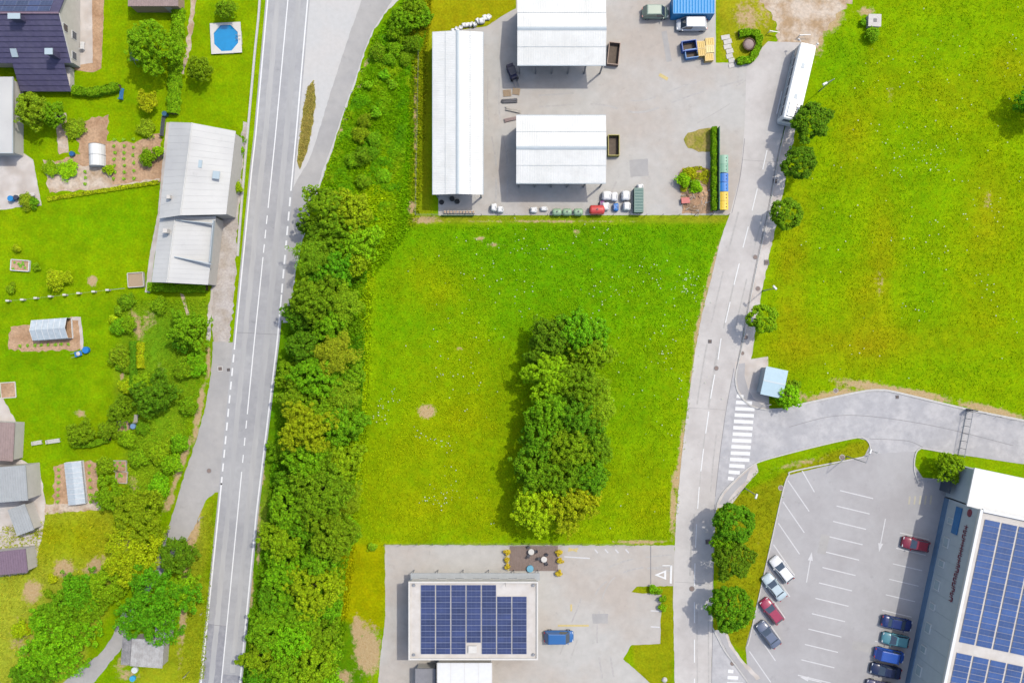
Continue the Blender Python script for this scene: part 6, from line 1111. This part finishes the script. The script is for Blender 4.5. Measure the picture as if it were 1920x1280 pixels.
p = P(1284, 377); t = thing('red_box', 'small red box at the left foot of the debris heap', 'box', (p.x, p.y, 0), R(4)); obj('body', MB().box((0, 0, .3), (1.2, .8, .6), top=(.96, .96)), MT['plastic'], t, color=C(196, 80, 74)); obj('lid', MB().box((0, 0, .63), (1.26, .86, .06)), MT['plastic'], t, color=C(206, 92, 86))
p = P(1402, 86); t = thing('stone_planter', 'round brown thatched planter inside the curved hedge at the yard entrance', 'planter', (p.x, p.y, 0)); obj('bowl', MB().lathe([(.7, 0), (.85, .4), (.95, .75), (.8, .8), (.75, .7)], 18), MT['bark'], t); obj('mulch', MB().lathe([(.76, .68), (.5, .82), (.1, .9)], 16), MT['roof_brown'], t)
p = P(1372, 96); t = thing('stone_slab_path', 'pale stone slabs between grass and planter at the yard entrance', 'slabs', (p.x, p.y, 0), R(12))
for i in range(7): obj('slab', MB().box((-.5 + .18 * (i % 2) - .12 * i * 0, 2.2 - .72 * i, .05), (1.3 - .08 * i, .66, .1), R(rng.uniform(-4, 4))), MT['concrete'], t)
# ------------------------------------------------------------------ fences, gate, lamps, signs
def wire_fence(name, label, pts, h, step, m='darksteel', cat='fence', r=.035, wires=3):
    ln = [Vector(P(x, y)[:2]) for x, y in pts]; o = ln[0]; t = thing(name, label, cat, (o.x, o.y, 0))
    pos = []
    for i in range(len(ln) - 1):
        d = ln[i + 1] - ln[i]; k = max(1, round(d.length / step)); pos += [ln[i] + d * (j / k) for j in range(k)]
    pos.append(ln[-1])
    for q in pos: obj('post', MB().tube((q.x - o.x, q.y - o.y, 0), (q.x - o.x, q.y - o.y, h), r, n=6), MT[m], t)
    for w_ in range(wires):
        z = h * (.15 + .8 * w_ / max(1, wires - 1)); mb = MB()
        for i in range(len(pos) - 1): mb.tube((pos[i].x - o.x, pos[i].y - o.y, z), (pos[i + 1].x - o.x, pos[i + 1].y - o.y, z), .008, n=4, caps=False)
        obj('wire', mb, MT['steel'], t)
    return t
wire_fence('wire_fence', 'post and wire fence round the lower left corner of the upper yard', [(786, 100), (780, 404), (1364, 404)], 1.6, 2.4)
wire_fence('wire_fence', 'wire fence along the top of the lower yard', [(722, 1019), (960, 1018), (1188, 1019)], 1.4, 2.5, 'steel')
t = thing('garden_fence', 'line of white square posts across the upper lawn', 'fence', (*P(20, 564)[:2], 0)); o = P(20, 564)
pp = [(20, 564), (47, 562), (72, 559), (99, 556), (126, 553), (152, 550), (180, 547), (206, 544)]
for x, y in pp: q = P(x, y) - o; b_ = obj('post', MB().box((q.x, q.y, .42), (.3, .22, .84)), MT['concrete'], t); obj('cap', MB().box((q.x, q.y, .87), (.5, .26, .06)), MT['offwhite'], b_)
mb = MB()
for i in range(7): a, b = P(*pp[i]) - o, P(*pp[i + 1]) - o; mb.tube((a.x, a.y, .5), (b.x, b.y, .5), .012, n=4)
a, b = P(206, 544) - o, P(238, 541) - o; mb.tube((a.x, a.y, .7), (b.x, b.y, .7), .04, n=6); obj('rail', mb, MT['steel'], t)
# sliding gate across the access road
G0, G1 = P(1812, 770), P(1796, 853); d = (G1 - G0); L = d.length; rz = math.atan2(d.y, d.x); t = thing('sliding_gate', 'grey sliding mesh gate standing across the access road', 'gate', (G0.x, G0.y, 0), rz)
fr = MB(); fr.tube((0, 0, .15), (L, 0, .15), .05).tube((0, 0, 1.9), (L, 0, 1.9), .05).tube((0, 0, .05), (0, 0, 1.95), .05).tube((L, 0, .05), (L, 0, 1.95), .05); obj('frame', fr, MT['steel'], t)
for i in range(1, 6): obj('upright', MB().tube((L * i / 6, 0, .15), (L * i / 6, 0, 1.9), .035), MT['steel'], t)
for i in range(26): obj('bar', MB().tube((L * (i + .5) / 26, 0, .18), (L * (i + .5) / 26, 0, 1.88), .012, n=4), MT['steel'], t)
obj('guide_post', MB().box((-.25, 0, 1.1), (.2, .35, 2.2)).box((-.25, .5, 1.1), (.14, .14, 2.2)), MT['darksteel'], t)
wire_fence('mesh_fence', 'grey mesh fence along the field edge right of the sliding gate', [(1812, 768), (1925, 792), (2000, 808)], 1.5, 2.5, 'steel')
def lamp(label, px, py, hx, hy, h=6.0):
    b = P(px, py); e = P(hx, hy, h); t = thing('street_lamp', label, 'street lamp', (b.x, b.y, 0), 0, 'street lamps'); dx, dy = e.x - b.x, e.y - b.y
    obj('pole', MB().tube((0, 0, 0), (0, 0, .8), .1, .085, 10).tube((0, 0, .8), (0, 0, h), .075, .045, 10), MT['steel'], t); a_ = obj('arm', MB().tube((0, 0, h - .08), (dx, dy, h + .02), .035, n=8), MT['steel'], t)
    an = math.atan2(dy, dx) if abs(dx) + abs(dy) > .05 else 0; obj('lamp_head', MB().box((dx, dy, h + .06), (.75, .32, .14), an, top=(.8, .7)), MT['white'], t)
lamp('street lamp on the field edge beside the coach', 1536, 171, 1547, 157); lamp('street lamp beside the side road above the bus shelter', 1431, 545, 1453, 539); lamp('street lamp on the verge below the zebra crossing', 1397, 915, 1418, 930); lamp('street lamp in the tip of the grassy car park island', 1588, 855, 1632, 846, 7)
def barrier(label, px, py, ang, L=1.8):
    b = P(px, py); t = thing('track_barrier', label, 'barrier', (b.x, b.y, 0), R(ang)); obj('post', MB().tube((0, 0, 0), (0, 0, 1.0), .06), MT['white'], t); obj('bar', MB().box((L / 2, 0, .9), (L, .1, .1)), MT['white'], t); obj('brace', MB().tube((0, 0, .3), (L * .6, 0, .86), .03), MT['white'], t)
barrier('white swing barrier on the left side of the dirt track', 1440, 62, -10, 1.5); barrier('white swing barrier in front of the parked coach', 1496, 70, 2, 1.6)
def sign(label, px, py, rgb, rz=0, h=2.2, r=.3):
    b = P(px, py); t = thing('road_sign', label, 'sign', (b.x, b.y, 0), R(rz)); obj('post', MB().tube((0, 0, 0), (0, 0, h), .035), MT['steel'], t); obj('plate', MB().tube((0, -.04, h - .2), (0, -.06, h - .2), r, n=18), MT['plastic'], t, color=C(*rgb)); obj('bracket', MB().box((0, -.02, h - .2), (.1, .04, .3)), MT['steel'], t)
sign('round blue and white sign on the bank below the bus bay shrubs', 311, 937, (60, 150, 220), 40); sign('white sign on the verge right of the lane island', 382, 968, (240, 240, 240), 80); sign('white sign beside the dark lane-side tree', 358, 1008, (240, 240, 240), 60); sign('white sign at the bottom of the main road verge', 355, 1258, (240, 240, 240), 30); sign('small white sign on the verge halfway to the bottom edge', 380, 1148, (240, 240, 240), 45, 1.0, .18); sign('white sign post in front of the bus shelter', 1434, 756, (245, 245, 245), 10, 2.4); sign('white sign at the car park mouth', 1634, 845, (240, 240, 242), 0)
# manholes and gullies
def cover(label, px, py, r=.34, sq=False, ring=None):
    p = P(px, py); t = thing('manhole_cover' if not sq else 'drain_grate', label, 'manhole' if not sq else 'drain', (p.x, p.y, .03), R(rng.uniform(-8, 8)))
    if sq:
        obj('frame', MB().box((0, 0, .012), (r * 2.3, r * 2.3, .02)), MT['kerb' if ring else 'darksteel'], t); obj('grate', MB().box((0, 0, .026), (r * 1.6, r * 1.6, .012)), MT['iron'], t)
        for i in range(4): obj('slot', MB().box((-r * .6 + r * .4 * i, 0, .034), (.05, r * 1.2, .006)), MT['rubber'], t)
    else:
        obj('frame', MB().lathe([(r * 1.22, 0), (r * 1.22, .018), (r * .98, .02)], 22), MT['kerb' if ring else 'seam'], t); obj('lid', MB().lathe([(r, .019), (r, .03), (r * .2, .032)], 22), MT['iron'], t)
for a in [('round manhole on the side road beside the lowest street tree', 1297, 1103), ('round manhole at the junction mouth', 1343, 690, .3), ('round manhole in the pavement above the street lamp', 1416, 482, .3), ('round manhole in the pavement at the street lamp', 1421, 541, .3), ('round manhole in the pavement above the bus shelter', 1398, 632, .3), ('ringed manhole in the pavement beside the shelter corner', 1392, 662, .28, False, 1), ('round manhole in the bus bay', 392, 882, .3), ('ringed manhole at the car park kerb below the crossing', 1464, 914, .32, False, 1), ('ringed manhole in the tip of the car park island', 1579, 857, .36, False, 1), ('manhole in the pavement at the bottom edge', 1373, 1243, .28), ('ringed manhole in the dry grass above the junction', 1567, 732, .3, False, 1)]: cover(*a)
for a in [('square drain grate in the shade of the street trees', 1327, 1015, .3, True), ('square grate with pale frame at the top of the bus bay', 413, 691, .34, True, 1), ('small square gully beside the bay dashes', 428.5, 693, .2, True), ('square grate where the lane leaves the bay', 310, 1002, .34, True), ('square grate on the side road above the junction', 1331, 640, .24, True), ('square gully near the top of the curved access road', 1682, 744, .22, True), ('square gully in the shade of the third street tree', 1453, 340, .28, True), ('square patch grate in the paving below the third street tree', 1437, 492, .34, True), ('dark square grate in the lane beneath the olive tree', 314, 1028, .3, True)]: cover(*a)
# ------------------------------------------------------------------ garden things
def frame_bed(name, label, px, py, w_, d_, h, rz, m, fill='soil', cat='raised bed', plants=0):
    p = P(px, py); t = thing(name, label, cat, (p.x, p.y, 0), R(rz))
    for x, y, a, b in ((0, d_ / 2, w_, .1), (0, -d_ / 2, w_, .1), (w_ / 2, 0, .1, d_ - .1), (-w_ / 2, 0, .1, d_ - .1)): obj('board', MB().box((x, y, h / 2), (a, b, h)), MT[m], t)
    obj('bed_soil', MB().box((0, 0, h * .35), (w_ - .1, d_ - .1, h * .7)), MT[fill], t)
    for i in range(plants): put('plant', PROTO['X'][i % 3], t, (rng.uniform(-w_ * .38, w_ * .38), rng.uniform(-d_ * .35, d_ * .35), h * .8), rng.random() * 6, C(110, 160, 50, k=LEAFK), (.2, .2, .15))
frame_bed('raised_bed', 'white-framed raised bed at the left of the upper lawn', 40, 498, 2.7, 1.6, .45, -4, 'white', plants=9)
frame_bed('compost_bay', 'walled compost bay of brown chippings at the barn corner', 257, 525, 2.3, 2.1, .6, 4, 'concrete', 'timber', 'compost bay')
frame_bed('planter_box', 'brown brick planter box by the layered conifer', 232, 798, 1.9, 1.4, .6, -2, 'roof_brown', 'soil', plants=8)
frame_bed('timber_bed', 'upper pale timber bed frame on the bank', 226, 873, 1.9, 1.6, .3, 0, 'timber_grey', 'soil', plants=5); frame_bed('timber_bed', 'lower pale timber bed frame on the bank', 229, 894, 1.7, 1.7, .3, -4, 'timber_grey', 'soil', plants=3)
frame_bed('lattice_frame', 'pale square frame on the grass at the left edge of the lower lawn', 16, 731, 2.2, 2.3, .15, 4, 'offwhite', 'soil', 'frame')
def barrel(label, px, py, r, h, rgb, cat='barrel', name='rain_barrel'):
    p = P(px, py, h); t = thing(name, label, cat, (p.x, p.y, 0)); obj('body', MB().lathe([(r * .85, 0), (r, h * .2), (r * 1.04, h * .5), (r, h * .8), (r * .92, h), (r * .8, h), (r * .78, h * .75)], 18), MT['plastic'], t, smooth=False, color=C(*rgb)); obj('opening', MB().lathe([(r * .79, h * .74), (r * .2, h * .745)], 18), MT['rubber'], t); obj('rim', MB().lathe([(r * .92, h - .04), (r * 1.02, h - .02), (r * 1.02, h + .02), (r * .82, h + .02)], 18), MT['plastic'], t, color=C(*rgb))
barrel('blue barrel at the corner of the left terrace', 19, 372, .42, .9, (30, 140, 210)); barrel('blue round tub beside the wheelbarrow', 160, 656, .48, .7, (20, 132, 216), 'tub'); barrel('blue tub at the lower path of the vegetable garden', 134, 288, .36, .6, (30, 100, 160), 'tub'); barrel('pale blue tub beside the brown planter box', 249, 799, .4, .5, (130, 170, 214), 'tub'); barrel('white round table top below the plot shed', 252, 1256, .45, .5, (235, 240, 240), 'table', 'round_table'); barrel('sky-blue tub at the bottom edge below the plot shed', 248, 1272, .42, .5, (60, 180, 230), 'tub'); barrel('dark barrel beside the blue barrel on the left terrace', 29, 370, .35, .8, (60, 64, 84)); barrel('teal bin above the barn path', 308, 213, .36, .9, (40, 100, 130), 'bin'); barrel('light blue parasol base on the terrace deck', 994, 1066, .5, .5, (120, 190, 220), 'tub')
p = P(150, 663); t = thing('wheelbarrow', 'blue wheelbarrow at the corner of the greenhouse bed', 'wheelbarrow', (p.x, p.y, 0), R(15)); obj('tray', loft(MB(), [[(-.35, -.25, .3), (.35, -.25, .3), (.35, .25, .3), (-.35, .25, .3)], [(-.5, -.38, .62), (.6, -.34, .62), (.6, .34, .62), (-.5, .38, .62)]]), MT['plastic'], t, color=C(30, 120, 200)); obj('load', MB().lathe([(.35, .6), (.2, .72), (.05, .76)], 12), MT['concrete'], t); obj('handle', MB().tube((-.3, -.28, .4), (-1.1, -.3, .6), .03).tube((-.3, .28, .4), (-1.1, .3, .6), .03), MT['steel'], t); obj('wheel', MB().tube((.75, -.05, .2), (.75, .05, .2), .2, n=14), MT['rubber'], t)
def bench(label, px, py, L, rz, m='white', name='garden_lounger'):
    p = P(px, py); t = thing(name, label, 'garden seat', (p.x, p.y, 0), R(rz))
    for i in range(5): obj('slat', MB().box((0, -.24 + .12 * i, .42), (L, .09, .04)), MT[m], t)
    for sx in (-1, 1):
        for sy in (-1, 1): obj('leg', MB().box((sx * (L / 2 - .1), sy * .22, .2), (.06, .06, .4)), MT[m], t)
    obj('backrest', MB().box((-L / 2 + .05, 0, .65), (.08, .55, .5)), MT[m], t)
bench('white garden lounger at the left of the lower lawn hedge', 73, 829, 1.3, 10, 'offwhite'); bench('white garden bench at the end of the lower lawn hedge', 103, 826, 1.9, 8, 'offwhite'); bench('white lounger on the terrace beside the dark-roofed house', 157, 88, 1.2, 88); bench('long blue-grey bench along the barn path', 307, 238, 3.0, 84, 'darksteel'); bench('blue bench at the top of the vegetable garden', 230, 178, 1.7, 84, 'wall_blue'); bench('pale bench on the white-edged bed by the yew', 257, 784, 1.2, 85, 'timber_grey')
p = P(256, 106, 1.6); t = thing('garden_swing', 'grey-roofed garden swing under the round upper garden tree', 'swing', (p.x, p.y, 0)); obj('canopy', MB().box((0, 0, 1.9), (1.7, 1.5, .06)), MT['roof_old'], t)
for sx in (-1, 1): obj('a_frame', MB().tube((sx * .8, -.7, 0), (sx * .75, 0, 1.85), .035).tube((sx * .8, .7, 0), (sx * .75, 0, 1.85), .035), MT['steel'], t)
obj('seat', MB().box((0, 0, .5), (1.4, .5, .08)), MT['timber'], t); obj('backrest', MB().box((0, .25, .8), (1.4, .06, .5)), MT['timber'], t); obj('hanger', MB().tube((-.6, 0, .5), (-.6, 0, 1.85), .015).tube((.6, 0, .5), (.6, 0, 1.85), .015), MT['steel'], t)
p = P(36, 372); t = thing('outdoor_sink', 'pale stone bench beside the blue barrel on the left terrace', 'bench', (p.x, p.y, 0), R(6)); obj('slab', MB().box((1.2, .3, .45), (2.8, .5, .1)), MT['concrete'], t); obj('leg', MB().box((0, .3, .2), (.2, .4, .4)), MT['concrete'], t); obj('leg', MB().box((2.3, .3, .2), (.2, .4, .4)), MT['concrete'], t)
for i, (x, y) in enumerate([(996, 1034), (1020, 1048)]):
    p = P(x, y, .75); t = thing('cafe_table', 'pale round table on the brown deck, ' + ('left' if i == 0 else 'right') + ' of the two', 'table', (p.x, p.y, .13)); obj('top', MB().lathe([(.42, .7), (.45, .73), (.4, .75)], 18), MT['offwhite'], t); obj('column', MB().tube((0, 0, 0), (0, 0, .7), .05), MT['darksteel'], t); obj('foot', MB().lathe([(.25, 0), (.22, .03), (.05, .05)], 14), MT['darksteel'], t)
    for k in range(3):
        a = 2.1 * k + i; ch = thing('cafe_chair', f'dark chair at the {"left" if i == 0 else "right"} deck table, {nth(k)} going round it', 'chair', (p.x + .75 * math.cos(a), p.y + .75 * math.sin(a), .13), a + math.pi / 2, 'chairs on the deck'); obj('seat', MB().box((0, 0, .45), (.42, .42, .05)), MT['darksteel'], ch); obj('backrest', MB().box((0, -.2, .7), (.42, .04, .45)), MT['darksteel'], ch)
        for sx in (-.17, .17):
            for sy in (-.17, .17): obj('leg', MB().tube((sx, sy, 0), (sx, sy, .43), .02, n=6), MT['steel'], ch)
for i, (x, y) in enumerate([(951, 1034), (951, 1047), (1048, 1034), (1050, 1048), (951, 1060), (1047, 1072)]):
    p = P(x, y); t = thing('flower_tub', f'yellow-flowered tub beside the brown deck, {nth(i)} from its upper left', 'planter', (p.x, p.y, 0), 0, 'flower tubs round the deck'); obj('pot', MB().lathe([(.22, 0), (.32, .4), (.28, .42)], 14), MT['roof_brown'], t); put('plant', PROTO['X'][i % 3], t, (0, 0, .55), i, C(200, 176, 50, k=1.4), (.5, .5, .35))
# puddle of stone by the yard strip
for i, (x, y) in enumerate([(1246, 1273), (1272, 1256)][:1]):
    p = P(x, y); t = thing('boulder', 'pale boulder at the bottom of the yard grass strip', 'boulder', (p.x, p.y, 0)); mb = MB(); n = 9
    obj('stone', loft(mb, [[(f * .45 * math.cos(6.28 * k / n) * rng.uniform(.8, 1.1), f * .4 * math.sin(6.28 * k / n) * rng.uniform(.8, 1.1), z) for k in range(n)] for f, z in ((.9, 0), (1, .15), (.8, .3), (.4, .4))]), MT['concrete'], t)
